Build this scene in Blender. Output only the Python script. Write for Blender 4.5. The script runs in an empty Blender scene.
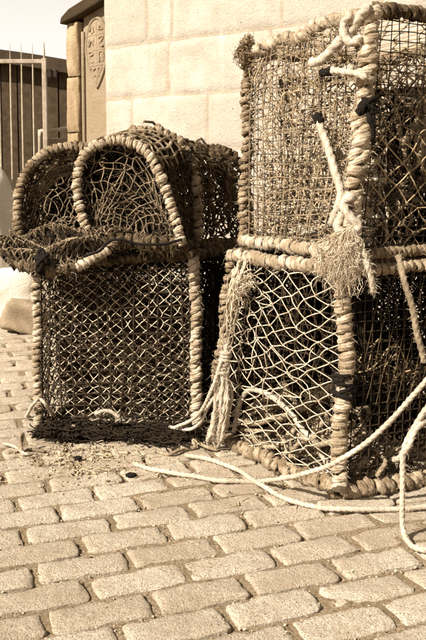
import bpy, math, random
import numpy as np
from mathutils import Vector, Matrix

scene = bpy.context.scene
R = math.radians

# ------------------------------------------------------------------ camera
cam_d = bpy.data.cameras.new('camera')
cam_d.sensor_fit = 'VERTICAL'
cam_d.sensor_height = 36.0
cam_d.lens = 840.0 / 640.0 * 36.0
cam_d.shift_y = -76.5 / 640.0
cam_d.clip_start = 0.05
cam_d.clip_end = 2000.0
cam = bpy.data.objects.new('camera', cam_d)
scene.collection.objects.link(cam)
cam.location = (0.0, 0.0, 0.8)
cam.rotation_euler = (R(90 - 5), 0.0, 0.0)
scene.camera = cam

# ------------------------------------------------------------------ sky and sun
SUN_DIR = Vector((-0.66, -0.50, 0.66)).normalized()      # from the scene towards the sun
elev = math.asin(SUN_DIR.z)
azim = math.atan2(SUN_DIR.x, SUN_DIR.y)
world = bpy.data.worlds.new('World')
scene.world = world
world.use_nodes = True
wn = world.node_tree
for n in list(wn.nodes):
    wn.nodes.remove(n)
sky = wn.nodes.new('ShaderNodeTexSky')
sky.sky_type = 'NISHITA'
sky.sun_disc = False
sky.sun_elevation = elev
sky.sun_rotation = azim
sky.dust_density = 3.0
bw = wn.nodes.new('ShaderNodeRGBToBW')
tint = wn.nodes.new('ShaderNodeMix')
tint.data_type = 'RGBA'
tint.blend_type = 'MULTIPLY'
tint.inputs['Factor'].default_value = 1.0
tint.inputs[7].default_value = (1.0, 0.92, 0.83, 1.0)
# pale haze thickening towards the horizon, the same all the way round
tcw = wn.nodes.new('ShaderNodeTexCoord')
sepw = wn.nodes.new('ShaderNodeSeparateXYZ')
wn.links.new(tcw.outputs['Generated'], sepw.inputs[0])
mr = wn.nodes.new('ShaderNodeMapRange')
mr.interpolation_type = 'SMOOTHSTEP'
mr.inputs['From Min'].default_value = 0.12
mr.inputs['From Max'].default_value = 0.45
mr.inputs['To Min'].default_value = 0.92
mr.inputs['To Max'].default_value = 0.0
wn.links.new(sepw.outputs['Z'], mr.inputs['Value'])
hz = wn.nodes.new('ShaderNodeMix')
hz.data_type = 'RGBA'
hz.inputs[7].default_value = (10.6, 9.95, 9.15, 1.0)
wn.links.new(mr.outputs[0], hz.inputs['Factor'])
bg = wn.nodes.new('ShaderNodeBackground')
bg.inputs['Strength'].default_value = 0.050
wo = wn.nodes.new('ShaderNodeOutputWorld')
wn.links.new(sky.outputs[0], bw.inputs[0])
wn.links.new(bw.outputs[0], tint.inputs[6])
wn.links.new(tint.outputs[2], hz.inputs[6])
wn.links.new(hz.outputs[2], bg.inputs['Color'])
wn.links.new(bg.outputs[0], wo.inputs[0])

sun_d = bpy.data.lights.new('sun', 'SUN')
sun_d.energy = 5.0
sun_d.angle = R(0.55)
sun_d.color = (1.0, 0.935, 0.86)
sun = bpy.data.objects.new('sun', sun_d)
sun.rotation_euler = (-SUN_DIR).to_track_quat('-Z', 'Y').to_euler()
sun.location = (-3, -3, 5)
scene.collection.objects.link(sun)

scene.view_settings.view_transform = 'Standard'
scene.view_settings.look = 'None'
scene.view_settings.gamma = 1.0
scene.view_settings.use_curve_mapping = False
scene.view_settings.exposure = 1.08

# ------------------------------------------------------------------ helpers
random.seed(7)
rng = np.random.default_rng(11)
COL = scene.collection


def rnd(a, b):
    return random.uniform(a, b)


def wob(n, amp, waves=3.0, k=4):
    """smooth random curve of n 3-vectors"""
    t = np.linspace(0, 1, n)
    o = np.zeros((n, 3))
    for i in range(k):
        for c in range(3):
            o[:, c] += rng.normal() * np.sin(2 * np.pi * (t * waves * rng.uniform(.3, 1.3) + rng.uniform()))
    return o * amp / math.sqrt(k)


def wob1(n, amp, waves=3.0, k=4):
    t = np.linspace(0, 1, n)
    o = np.zeros(n)
    for i in range(k):
        o += rng.normal() * np.sin(2 * np.pi * (t * waves * rng.uniform(.3, 1.3) + rng.uniform()))
    return o * amp / math.sqrt(k)


def spline(ctrl, n):
    """Catmull-Rom through ctrl, n samples evenly spaced along its length"""
    c = np.array(ctrl, float)
    if len(c) == 2:
        t = np.linspace(0, 1, n)[:, None]
        return c[0] * (1 - t) + c[1] * t
    p = np.vstack([2 * c[0] - c[1], c, 2 * c[-1] - c[-2]])
    out = []
    for i in range(1, len(p) - 2):
        t = np.linspace(0, 1, 24, endpoint=False)[:, None]
        a, b, d, e = p[i - 1], p[i], p[i + 1], p[i + 2]
        out.append(.5 * (2 * b + (d - a) * t + (2 * a - 5 * b + 4 * d - e) * t ** 2 + (3 * b - a - 3 * d + e) * t ** 3))
    out.append(c[-1:])
    q = np.vstack(out)
    s = np.concatenate([[0], np.cumsum(np.linalg.norm(np.diff(q, axis=0), axis=1))])
    u = np.linspace(0, s[-1], n)
    return np.stack([np.interp(u, s, q[:, k]) for k in range(3)], 1)


def length(p):
    return float(np.linalg.norm(np.diff(np.asarray(p), axis=0), axis=1).sum())


def unit(a):
    return a / np.maximum(np.linalg.norm(a, axis=-1, keepdims=True), 1e-9)


def frames(p):
    T = unit(np.gradient(p, axis=0))
    a = np.array([0, 0, 1.0]) if abs(T[0][2]) < .9 else np.array([1.0, 0, 0])
    N = np.zeros_like(p)
    n = a - T[0] * (a @ T[0])
    n /= np.linalg.norm(n)
    for i in range(len(p)):
        n = n - T[i] * (n @ T[i])
        n = n / max(np.linalg.norm(n), 1e-9)
        N[i] = n
    return T, N, np.cross(T, N)


class MB:
    """collects tubes and loose faces, builds one mesh with UVs"""

    def __init__(self):
        self.v, self.q, self.uv, self.n = [], [], [], 0
        self.nr = []

    def grid(self, pts, closed_v=True, uvs=None):
        n, s = pts.shape[:2]
        self.v.append(pts.reshape(-1, 3))
        i = np.arange(n - 1)[:, None]
        k = np.arange(s if closed_v else s - 1)[None, :]
        k2 = (k + 1) % s
        a = i * s + k
        b = i * s + k2
        c = (i + 1) * s + k2
        d = (i + 1) * s + k
        self.q.append(np.stack([a, b, c, d], -1).reshape(-1, 4) + self.n)
        U = np.arange(n, dtype=float) if uvs is None else uvs
        u0 = np.broadcast_to(U[:-1, None], a.shape)
        u1 = np.broadcast_to(U[1:, None], a.shape)
        v0 = np.broadcast_to(k / s, a.shape)
        v1 = np.broadcast_to((k + 1) / s, a.shape)
        self.uv.append(np.stack([np.stack([u0, v0], -1), np.stack([u0, v1], -1), np.stack([u1, v1], -1), np.stack([u1, v0], -1)], 2).reshape(-1, 2))
        self.n += n * s

    def tube(self, p, r, sides=6, N=None, lobes=0, twist=0.0, caps=True, flat=1.0):
        p = np.asarray(p, float)
        n = len(p)
        r = np.full(n, r, float) if np.isscalar(r) else np.asarray(r, float)
        if N is None:
            T, N, B = frames(p)
        else:
            T = unit(np.gradient(p, axis=0))
            N = unit(N - T * (N * T).sum(1, keepdims=True))
            B = np.cross(T, N)
        th = np.arange(sides) / sides * 2 * np.pi
        s = np.concatenate([[0], np.cumsum(np.linalg.norm(np.diff(p, axis=0), axis=1))])
        rr = np.repeat(r[:, None], sides, 1)
        if lobes:
            ph = th[None, :] - (s / np.maximum(r.mean(), 1e-6) * twist)[:, None]
            rr = rr * (0.70 + 0.36 * np.abs(np.sin(ph * lobes / 2)))
        nor = np.cos(th)[None, :, None] * N[:, None, :] + np.sin(th)[None, :, None] * B[:, None, :]
        shp = np.cos(th)[None, :, None] * N[:, None, :] * flat + np.sin(th)[None, :, None] * B[:, None, :]
        pts = p[:, None, :] + rr[..., None] * shp
        if caps:
            pts = np.concatenate([np.repeat(p[None, :1] - T[None, :1] * r[0] * .4, sides, 1), pts, np.repeat(p[None, -1:] + T[None, -1:] * r[-1] * .4, sides, 1)], 0)
            s = np.concatenate([[s[0]], s, [s[-1]]])
            nor = np.concatenate([nor[:1], nor, nor[-1:]], 0)
        self.nr.append(nor.reshape(-1, 3))
        self.grid(pts, True, s / (2 * np.pi * max(r.mean(), 1e-6)))

    def strands(self, P, r):
        """P: (k, n, 3) many thin strands with 4 sides, fully vectorised"""
        P = np.asarray(P, float)
        if P.ndim == 2:
            P = P[None]
        K, n, _ = P.shape
        T = unit(np.gradient(P, axis=1))
        ref = np.zeros_like(T)
        ref[..., 1] = 1.0
        bad = np.abs(T[..., 1]) > .85
        ref[bad] = (1, 0, 0.2)
        N = unit(np.cross(T, ref))
        B = np.cross(T, N)
        r = np.broadcast_to(np.asarray(r, float), (K, n))[..., None]
        c3, s3 = -.5, .866
        D = [N, N * c3 + B * s3, N * c3 - B * s3]
        ring = np.stack([P + d * r * 1.1 for d in D], 2)
        self.nr.append(np.stack(D, 2).reshape(-1, 3))
        base = self.n + (np.arange(K) * n * 3)[:, None, None]
        i = np.arange(n - 1)[None, :, None] * 3
        k = np.arange(3)[None, None, :]
        k2 = (k + 1) % 3
        q = np.stack([base + i + k, base + i + k2, base + i + 3 + k2, base + i + 3 + k], -1)
        self.v.append(ring.reshape(-1, 3))
        self.q.append(q.reshape(-1, 4))
        self.uv.append(np.zeros((q.size, 2)))
        self.n += K * n * 3

    def quads(self, v, q):
        v = np.asarray(v, float)
        q = np.asarray(q, int)
        self.v.append(v)
        self.q.append(q + self.n)
        self.uv.append(np.zeros((q.size, 2)))
        self.nr.append(np.zeros_like(v))
        self.n += len(v)

    def box(self, c, s, rz=0.0, M=None):
        v = np.array([(x, y, z) for z in (-.5, .5) for y in (-.5, .5) for x in (-.5, .5)]) * np.array(s)
        if rz:
            ca, sa = math.cos(rz), math.sin(rz)
            v = v @ np.array([[ca, sa, 0], [-sa, ca, 0], [0, 0, 1]])
        if M is not None:
            v = v @ np.array(M).T
        self.quads(v + np.array(c), [(0, 2, 3, 1), (4, 5, 7, 6), (0, 1, 5, 4), (2, 6, 7, 3), (0, 4, 6, 2), (1, 3, 7, 5)])

    def fuzz(self, dst, count, L=0.012, r=0.00045, droop=.4):
        """short loose fibres growing from this mesh's surface into dst"""
        V = np.concatenate(self.v)
        Nn = np.concatenate(self.nr)
        ok = np.linalg.norm(Nn, axis=1) > .1
        idx = rng.choice(np.nonzero(ok)[0], count)
        p0 = V[idx]
        d = unit(Nn[idx] * .7 + rng.normal(size=(count, 3)) * .75)
        l = L * rng.uniform(.3, 1.3, count)[:, None]
        side = rng.normal(size=(count, 3)) * .35
        t = np.linspace(0, 1, 3)[None, :, None]
        P = p0[:, None] + (d * l)[:, None] * t + (side * l)[:, None] * t ** 2
        P[..., 2] -= (t[..., 0] ** 2) * l * droop
        rad = np.broadcast_to((1 - .75 * np.linspace(0, 1, 3))[None] * r, (count, 3))
        dst.strands(P, rad)

    def build(self, name, mat, parent=None, smooth=True):
        v = np.concatenate(self.v)
        q = np.concatenate(self.q)
        uv = np.concatenate(self.uv)
        me = bpy.data.meshes.new(name)
        me.vertices.add(len(v))
        me.vertices.foreach_set('co', v.astype(np.float32).ravel())
        me.loops.add(q.size)
        me.loops.foreach_set('vertex_index', q.astype(np.int32).ravel())
        me.polygons.add(len(q))
        me.polygons.foreach_set('loop_start', (np.arange(len(q)) * 4).astype(np.int32))
        me.polygons.foreach_set('use_smooth', np.full(len(q), smooth))
        ul = me.uv_layers.new(name='UVMap')
        ul.data.foreach_set('uv', uv.astype(np.float32).ravel())
        me.update(calc_edges=True)
        me.validate()
        if mat is not None:
            me.materials.append(mat)
        return link(name, me, parent)


def link(name, me, parent=None):
    o = bpy.data.objects.new(name, me)
    COL.objects.link(o)
    if parent is not None:
        o.parent = parent
    return o


def tag(o, label=None, cat=None, group=None, kind=None):
    if label:
        o['label'] = label
    if cat:
        o['category'] = cat
    if group:
        o['group'] = group
    if kind:
        o['kind'] = kind
    return o


def thing(name, label, cat, loc=(0, 0, 0), group=None):
    """an Empty at the base of a thing; its parts are modelled in world
    coordinates and carry the inverse offset"""
    o = bpy.data.objects.new(name, None)
    o.empty_display_size = .1
    COL.objects.link(o)
    o.location = loc
    return tag(o, label, cat, group)


def adopt(root, *objs):
    for o in objs:
        o.parent = root
        o.matrix_parent_inverse = Matrix.Translation(root.location).inverted()


# ------------------------------------------------------------------ materials
class NT:
    def __init__(self, name):
        self.m = bpy.data.materials.new(name)
        self.m.use_nodes = True
        self.t = self.m.node_tree
        self.b = self.t.nodes['Principled BSDF']
        self.out = self.t.nodes['Material Output']

    def n(self, kind, **kw):
        x = self.t.nodes.new(kind)
        for k, v in kw.items():
            setattr(x, k, v)
        return x

    def l(self, a, b):
        self.t.links.new(a, b)

    def math(self, op, a, b=None, c=None):
        x = self.n('ShaderNodeMath', operation=op)
        for i, v in enumerate((a, b, c)):
            if v is None:
                continue
            if isinstance(v, (int, float)):
                x.inputs[i].default_value = v
            else:
                self.l(v, x.inputs[i])
        return x.outputs[0]

    def noise(self, scale, detail=4.0, rough=.6, coord=None, dist=0.0):
        x = self.n('ShaderNodeTexNoise')
        x.inputs['Scale'].default_value = scale
        x.inputs['Detail'].default_value = detail
        x.inputs['Roughness'].default_value = rough
        x.inputs['Distortion'].default_value = dist
        if coord is not None:
            self.l(coord, x.inputs['Vector'])
        return x.outputs['Fac']

    def ramp(self, fac, stops):
        x = self.n('ShaderNodeValToRGB')
        el = x.color_ramp.elements
        while len(el) > len(stops):
            el.remove(el[-1])
        while len(el) < len(stops):
            el.new(.5)
        for e, (p, c) in zip(el, stops):
            e.position = p
            e.color = (*c, 1.0) if len(c) == 3 else c
        self.l(fac, x.inputs[0])
        return x.outputs['Color']

    def mix(self, fac, a, b, blend='MIX'):
        x = self.n('ShaderNodeMix', data_type='RGBA', blend_type=blend)
        for sock, v in ((x.inputs['Factor'], fac), (x.inputs[6], a), (x.inputs[7], b)):
            if isinstance(v, (int, float)):
                sock.default_value = v
            elif isinstance(v, tuple):
                sock.default_value = (*v, 1.0)
            else:
                self.l(v, sock)
        return x.outputs[2]

    def bump(self, height, strength, dist):
        x = self.n('ShaderNodeBump')
        x.inputs['Strength'].default_value = strength
        x.inputs['Distance'].default_value = dist
        self.l(height, x.inputs['Height'])
        self.l(x.outputs[0], self.b.inputs['Normal'])

    def finish(self, col, rough=.9, spec=.2):
        if isinstance(col, tuple):
            self.b.inputs['Base Color'].default_value = (*col, 1)
        else:
            self.l(col, self.b.inputs['Base Color'])
        self.b.inputs['Roughness'].default_value = rough
        self.b.inputs['Specular IOR Level'].default_value = spec
        return self.m


def scl(c, k):
    return tuple(x * k for x in c)


def m_rope(name, light, dark, strands=3.0, pitch=2.7, bump=.8, dirt=.5):
    """laid fibre rope: strand grooves follow the tube's own UVs"""
    g = NT(name)
    uv = g.n('ShaderNodeUVMap')
    sp = g.n('ShaderNodeSeparateXYZ')
    g.l(uv.outputs[0], sp.inputs[0])
    ph = g.math('ADD', g.math('MULTIPLY', sp.outputs[0], pitch), g.math('MULTIPLY', sp.outputs[1], strands))
    lay = g.math('ABSOLUTE', g.math('SINE', g.math('MULTIPLY', ph, math.pi)))
    fib = g.math('SINE', g.math('ADD', g.math('MULTIPLY', g.math('ADD', g.math('MULTIPLY', sp.outputs[0], -.8), g.math('MULTIPLY', sp.outputs[1], 9.0)), 2 * math.pi), 0.0))
    geo = g.n('ShaderNodeNewGeometry')
    n1 = g.noise(24, 5, .7, geo.outputs['Position'])
    n2 = g.noise(320, 3, .7, geo.outputs['Position'])
    c = g.ramp(n1, [(.34, scl(dark, .7)), (.46, dark), (.60, light), (.85, scl(light, 1.08))])
    c = g.mix(g.math('MULTIPLY', g.math('SUBTRACT', 1.0, n2), dirt), c, scl(dark, .55))
    g.bump(g.math('ADD', g.math('ADD', g.math('MULTIPLY', lay, .25), g.math('MULTIPLY', fib, .22)), g.math('MULTIPLY', n2, .9)), bump, .0032)
    return g.finish(c, .95, .1)


def m_plain(name, light, dark, scale=60, rough=.9, bump=.0, bscale=300, bdist=.002, grime=0.0):
    g = NT(name)
    geo = g.n('ShaderNodeNewGeometry')
    c = g.ramp(g.noise(scale, 4, .65, geo.outputs['Position']), [(.3, dark), (.7, light)])
    if grime:
        c = g.mix(g.ramp(g.noise(17, 4, .65, geo.outputs['Position']), [(.42, (grime, grime, grime)), (.60, (0, 0, 0))]), c, scl(dark, .6))
    if bump:
        g.bump(g.noise(bscale, 4, .65, geo.outputs['Position']), bump, bdist)
    return g.finish(c, rough, .15)


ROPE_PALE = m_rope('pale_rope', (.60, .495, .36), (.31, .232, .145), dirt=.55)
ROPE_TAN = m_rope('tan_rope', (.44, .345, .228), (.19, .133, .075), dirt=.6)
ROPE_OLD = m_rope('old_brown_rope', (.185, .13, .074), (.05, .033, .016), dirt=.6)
CORE = m_plain('pole_core', (.05, .033, .017), (.018, .012, .006))
TWINE_PALE = m_plain('pale_twine', (.60, .505, .37), (.33, .255, .163), 45)
TWINE_TAN = m_plain('tan_twine', (.46, .34, .20), (.20, .138, .07), 30)
TWINE_BROWN = m_plain('brown_twine', (.115, .076, .038), (.035, .022, .010), 30)
TWINE_DUN = m_plain('dun_twine', (.085, .056, .028), (.022, .014, .007), 22)
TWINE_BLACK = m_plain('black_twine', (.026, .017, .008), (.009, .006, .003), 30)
WIRE = m_plain('rusted_wire', (.042, .027, .013), (.014, .009, .0045), 80, .6)
TAPE = m_plain('black_tape', (.016, .011, .007), (.006, .004, .0025), 120, .9, .9, 300, .003)
FIBRE = m_plain('loose_fibre', (.70, .59, .44), (.44, .34, .22), 40)
FIBRE_DARK = m_plain('dark_fibre', (.085, .056, .029), (.025, .016, .008), 40)
TWINE_MID = m_plain('mid_twine', (.30, .225, .14), (.055, .036, .018), 16)
FIBRE_OLD = m_plain('old_fibre', (.30, .215, .12), (.12, .08, .04), 40)


def m_sett():
    g = NT('granite_sett')
    oi = g.n('ShaderNodeObjectInfo')
    geo = g.n('ShaderNodeNewGeometry')
    pos = geo.outputs['Position']
    speck = g.noise(330, 3, .8, pos)
    mid = g.noise(60, 5, .7, pos)
    big = g.noise(6, 3, .6, pos)
    base = g.ramp(oi.outputs['Random'], [(0, (.48, .392, .285)), (.5, (.56, .47, .352)), (1, (.635, .545, .42))])
    c = g.mix(g.ramp(mid, [(.32, (.5, .5, .5)), (.58, (0, 0, 0))]), base, (.34, .262, .17))
    c = g.mix(g.ramp(speck, [(.38, (1, 1, 1)), (.50, (0, 0, 0))]), c, (.20, .142, .082))
    c = g.mix(g.ramp(speck, [(.56, (0, 0, 0)), (.68, (.65, .65, .65))]), c, (.70, .61, .48))
    vo = g.n('ShaderNodeTexVoronoi')
    vo.inputs['Scale'].default_value = 75
    g.l(pos, vo.inputs['Vector'])
    pit = g.ramp(vo.outputs['Distance'], [(.06, (1, 1, 1)), (.16, (0, 0, 0))])
    pitm = g.math('MULTIPLY', pit, g.math('GREATER_THAN', g.noise(30, 1, .5, pos), .56))
    c = g.mix(g.math('MULTIPLY', pitm, .7), c, (.12, .08, .04))
    c = g.mix(g.ramp(big, [(.36, (.5, .5, .5)), (.56, (0, 0, 0))]), c, (.30, .225, .14))
    h = g.math('ADD', g.math('MULTIPLY', speck, .6), g.math('MULTIPLY', mid, 1.0))
    h = g.math('SUBTRACT', h, g.math('MULTIPLY', pitm, .6))
    g.bump(h, 1.0, .007)
    return g.finish(c, .92, .2)


def m_bed():
    g = NT('sandy_joint')
    geo = g.n('ShaderNodeNewGeometry')
    pos = geo.outputs['Position']
    a = g.noise(150, 4, .75, pos)
    b = g.noise(9, 4, .6, pos)
    c = g.ramp(a, [(.34, (.09, .062, .034)), (.50, (.25, .185, .113)), (.70, (.43, .34, .23))])
    c = g.mix(g.ramp(b, [(.35, (.6, .6, .6)), (.65, (0, 0, 0))]), c, (.20, .14, .075))
    g.bump(a, 1.0, .006)
    return g.finish(c, .95, .1)


def m_stone(name, light, mid, dark, pits=.5, rand=True):
    g = NT(name)
    geo = g.n('ShaderNodeNewGeometry')
    oi = g.n('ShaderNodeObjectInfo')
    pos = geo.outputs['Position']
    a = g.noise(11, 5, .6, pos)
    b = g.noise(90, 5, .7, pos)
    f = g.noise(260, 3, .75, pos)
    c = g.ramp(a, [(.34, mid), (.62, light)])
    if rand:
        c = g.mix(g.math('MULTIPLY', oi.outputs['Random'], .75), c, mid)
    sx = g.n('ShaderNodeMapping')
    sx.inputs['Scale'].default_value = (9.0, 9.0, 1.3)
    g.l(pos, sx.inputs['Vector'])
    st = g.noise(1.0, 4, .6, sx.outputs[0])
    c = g.mix(g.ramp(st, [(.46, (0, 0, 0)), (.66, (.8, .8, .8))]), c, mid)
    p = g.math('MULTIPLY', g.ramp(b, [(.27, (1, 1, 1)), (.40, (0, 0, 0))]), pits)
    c = g.mix(p, c, dark)
    vo = g.n('ShaderNodeTexVoronoi')
    vo.inputs['Scale'].default_value = 26
    g.l(pos, vo.inputs['Vector'])
    dot = g.math('MULTIPLY', g.ramp(vo.outputs['Distance'], [(.05, (1, 1, 1)), (.13, (0, 0, 0))]), g.math('GREATER_THAN', g.noise(14, 1, .5, pos), .6))
    c = g.mix(g.math('MULTIPLY', dot, .6), c, dark)
    c = g.mix(g.ramp(f, [(.32, (.45, .45, .45)), (.48, (0, 0, 0))]), c, dark)
    h = g.math('ADD', g.math('MULTIPLY', b, 1.0), g.math('MULTIPLY', f, .45))
    h = g.math('ADD', h, g.math('MULTIPLY', a, 1.2))
    h = g.math('SUBTRACT', h, g.math('MULTIPLY', dot, .6))
    g.bump(h, .8, .007)
    return g.finish(c, .95, .1)


SETT = m_sett()
BED = m_bed()
STONE = m_stone('pale_limestone', (.50, .445, .365), (.385, .33, .255), (.18, .132, .08), .65)
MORTAR = m_stone('lime_mortar', (.43, .36, .27), (.32, .26, .185), (.24, .17, .1), .5, False)
SANDSTONE = m_stone('tan_sandstone', (.335, .262, .175), (.25, .188, .117), (.13, .085, .045), .25)
RUBBLE = m_stone('rough_sandstone', (.42, .32, .2), (.27, .19, .105), (.09, .06, .03), .8)
COPING = m_stone('dark_coping', (.075, .05, .026), (.045, .03, .015), (.015, .01, .006), .5)
PALE = m_stone('pale_boulder_stone', (.74, .68, .58), (.64, .57, .46), (.4, .31, .2), .2)
GRIT = m_plain('grit', (.60, .49, .34), (.16, .11, .06), 130, .9)
PAINT = m_plain('pale_railing_paint', (.42, .35, .26), (.24, .185, .12), 25, .55)
PLANK = m_plain('dark_plank', (.070, .046, .024), (.030, .019, .009), 18, .8, .4, 90, .004)
ROOF = m_plain('dark_roofing', (.055, .037, .02), (.03, .02, .01), 10, .8)
STRAW = m_plain('straw', (.62, .5, .32), (.3, .21, .11), 60)

# ------------------------------------------------------------------ ground and paving
SETT_L, SETT_W, JOINT = .192, .0940, .0122
ROW = R(20.5)
RD = np.array([math.cos(ROW), math.sin(ROW)])
RP = np.array([-math.sin(ROW), math.cos(ROW)])


def make_ground():
    b = MB()
    s = 600.0
    b.quads([(-s, -s, -.055), (s, -s, -.055), (s, s, -.055), (-s, s, -.055)], [(0, 1, 2, 3)])
    g = b.build('ground', BED)
    tag(g, 'sandy earth stretching away beyond the paved quay', 'ground', kind='structure')
    b = MB()
    nx, ny = 110, 125
    X = np.linspace(-2.6, 2.2, nx)
    Y = np.linspace(.5, 6.2, ny)
    gx, gy = np.meshgrid(X, Y, indexing='ij')
    z = np.full_like(gx, -.0062)
    for i in range(26):
        k = rng.normal(size=2) * 22
        z += .0007 * np.sin(gx * k[0] + gy * k[1] + rng.uniform(0, 6.3))
    pts = np.stack([gx, gy, z], -1)
    b.nr.append(np.zeros((nx * ny, 3)))
    b.grid(pts, False)
    p = b.build('paving', BED)
    return tag(p, 'sett paving with sandy joints running under the lobster pots', 'paving', kind='structure')


def sett_mesh(i):
    nx, ny = 15, 9
    a = np.linspace(-1, 1, nx)
    c = np.linspace(-1, 1, ny)
    # crowd samples to the rim for a rounded arris
    a = np.sign(a) * (1 - (1 - np.abs(a)) ** 2.0)
    c = np.sign(c) * (1 - (1 - np.abs(c)) ** 2.0)
    A, C = np.meshgrid(a, c, indexing='ij')
    L = (SETT_L - JOINT) / 2
    W = (SETT_W - JOINT) / 2
    kx = [rng.uniform(.01, .04) + (rng.uniform() < .15) * .05 for _ in range(4)]
    x = A * L
    y = C * W
    # rounded corners, each by its own amount
    for q, (sx, sy) in enumerate(((1, 1), (-1, 1), (-1, -1), (1, -1))):
        w = np.clip(A * sx, 0, 1) ** 14 * np.clip(C * sy, 0, 1) ** 8
        x -= sx * w * kx[q] * L * 1.3
        y -= sy * w * kx[q] * L * .9
    # wavy outline
    ph = rng.uniform(0, 6.3, 8)
    y += np.abs(C) ** 3 * (.0017 * np.sin(A * 3.1 + ph[0] + C) + .0009 * np.sin(A * 8 + ph[1] + 2 * C))
    x += np.abs(A) ** 3 * (.0020 * np.sin(C * 2.4 + ph[2] + A) + .0010 * np.sin(C * 7 + ph[3]))
    chip = np.clip(np.sin(A * rng.uniform(5, 9) + ph[7]) * np.sin(C * 2 + ph[0]) - .72, 0, 1) * 12
    edge = np.maximum(np.abs(A) ** 40, np.abs(C) ** 26)
    z = -edge * rng.uniform(.0028, .0048)
    z -= .0045 * np.clip(chip, 0, 1) * np.maximum(np.abs(A), np.abs(C)) ** 8
    z -= .0008 * (np.abs(A) ** 4 + np.abs(C) ** 4)
    z += .0016 * np.sin(A * 2.3 + ph[4]) * np.cos(C * 1.7 + ph[5]) + .0010 * np.sin(A * 6 + ph[6] + C * 3) + .0009 * rng.normal(size=A.shape)
    top = np.stack([x, y, z], -1)
    b = MB()
    b.grid(top, False)
    # skirt
    rim = [(k, 0) for k in range(nx)] + [(nx - 1, k) for k in range(1, ny)] + [(k, ny - 1) for k in range(nx - 2, -1, -1)] + [(0, k) for k in range(ny - 2, 0, -1)]
    r0 = np.array([top[k] for k in rim])
    r1 = r0.copy()
    r1[:, :2] *= 1.02
    r1[:, 2] = -.04
    b.grid(np.stack([r0, r1], 0)[:, ::-1], True)
    o = b.build('sett', SETT)
    me = o.data
    bpy.data.objects.remove(o)
    return me


make_ground()
PAVING = bpy.data.objects['paving']
sett_meshes = [sett_mesh(i) for i in range(16)]
spots = []
for i in range(-30, 60):
    off = .5 * (i % 2) + rnd(-.08, .08)
    for j in range(-20, 30):
        p = np.array([-.9, .9]) + RD * (j + off) * SETT_L + RP * i * SETT_W
        if not (.75 < p[1] < 5.9 and -2.3 < p[0] < 1.6):
            continue
        half = .42 + .31 * p[1]
        if abs(p[0]) > half:
            continue
        if p[0] > .75 + .0 * p[1] and p[1] > 2.4:
            continue
        spots.append((p[0], p[1]))
spots.sort(key=lambda p: p[1] + .25 * abs(p[0]) + (1.6 if (p[0] > -.45 and p[1] > 2.75) else 0) - (.5 if p[0] < -.5 else 0))
far_b = MB()
for k, (x, y) in enumerate(spots):
    me = sett_meshes[random.randrange(16)]
    rz = ROW + R(rnd(-1.6, 1.6)) + (math.pi if random.random() < .5 else 0)
    rx, ry = R(rnd(-.9, .9)), R(rnd(-.5, .5))
    loc = (x + rnd(-.0015, .0015), y + rnd(-.0015, .0015), rnd(.0003, .0030))
    scx, scy = rnd(.95, 1.01), rnd(.95, 1.01)
    if k < 300:
        o = link('sett', me, PAVING)
        o.location = loc
        o.rotation_euler = (rx, ry, rz)
        o.scale = (scx, scy, 1)
    else:
        M = np.array((Matrix.Translation(loc) @ Matrix.Rotation(rz, 4, 'Z') @ Matrix.Rotation(ry, 4, 'Y') @ Matrix.Rotation(rx, 4, 'X') @ Matrix.Diagonal((scx, scy, 1, 1))))
        v = np.empty(len(me.vertices) * 3, np.float32)
        me.vertices.foreach_get('co', v)
        v = v.reshape(-1, 3) @ M[:3, :3].T + M[:3, 3]
        q = np.array([tuple(f.vertices) for f in me.polygons])
        far_b.quads(v, q)
if far_b.v:
    tag(far_b.build('far_setts', SETT, PAVING), kind='stuff')


def grit():
    """loose grit and small stone chips in the joints and round the pots"""
    b = MB()
    t = (1 + 5 ** .5) / 2
    base = np.array([(-1, -1, -1), (1, -1, -1), (1, 1, -1), (-1, 1, -1), (-1, -1, 1), (1, -1, 1), (1, 1, 1), (-1, 1, 1)], float) / 1.6
    q = [(0, 3, 2, 1), (4, 5, 6, 7), (0, 1, 5, 4), (1, 2, 6, 5), (2, 3, 7, 6), (3, 0, 4, 7)]
    n = 0
    for _ in range(16000):
        r = random.random()
        if r < .80:   # along joints
            i = random.randrange(-2, 46)
            if random.random() < .7:
                s = rnd(-1.2, 2.6)
                p = np.array([-.9, .9]) + RD * s + RP * ((i + .5) * SETT_W + random.gauss(0, .006))
            else:
                j = random.randrange(-6, 14)
                p = np.array([-.9, .9]) + RD * ((j + .5 + .5 * (i % 2)) * SETT_L + random.gauss(0, .009)) + RP * (i * SETT_W + rnd(-.05, .05))
            z = -.0050
            rad = abs(random.gauss(0, .0014)) + .0010
        elif r < .965:
            p = np.array([rnd(-1, .6), rnd(1.2, 3.2)])
            z = .001
            rad = abs(random.gauss(0, .0008)) + .0006
        else:         # heap of chips before the left pot
            p = np.array([random.gauss(-.36, .10), random.gauss(2.26, .09)])
            z = .002
            rad = abs(random.gauss(0, .0022)) + .001
        if p[1] < 1.1 or p[1] > 4.2 or abs(p[0]) > .4 + .31 * p[1]:
            continue
        v = base * rad * (1 + .35 * rng.normal(size=(8, 3)))
        v[:, 2] *= .7
        b.quads(v + np.array([p[0], p[1], z + rad * .4]), q)
    o = b.build('grit', GRIT, None, False)
    tag(o, 'scattered pale grit and stone chips between the setts', 'grit', kind='stuff')


grit()

# ------------------------------------------------------------------ stone wall behind
W_DIR = unit(np.array([.81, -.587]))           # runs towards the camera's right and nearer
W_NOR = np.array([W_DIR[1], -W_DIR[0]])        # faces the camera and the left
W0 = np.array([-.512, 4.0])


def wpt(s, h, out=0.0):
    p = W0 + W_DIR * s + W_NOR * out
    return np.array([p[0], p[1], h])


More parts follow.
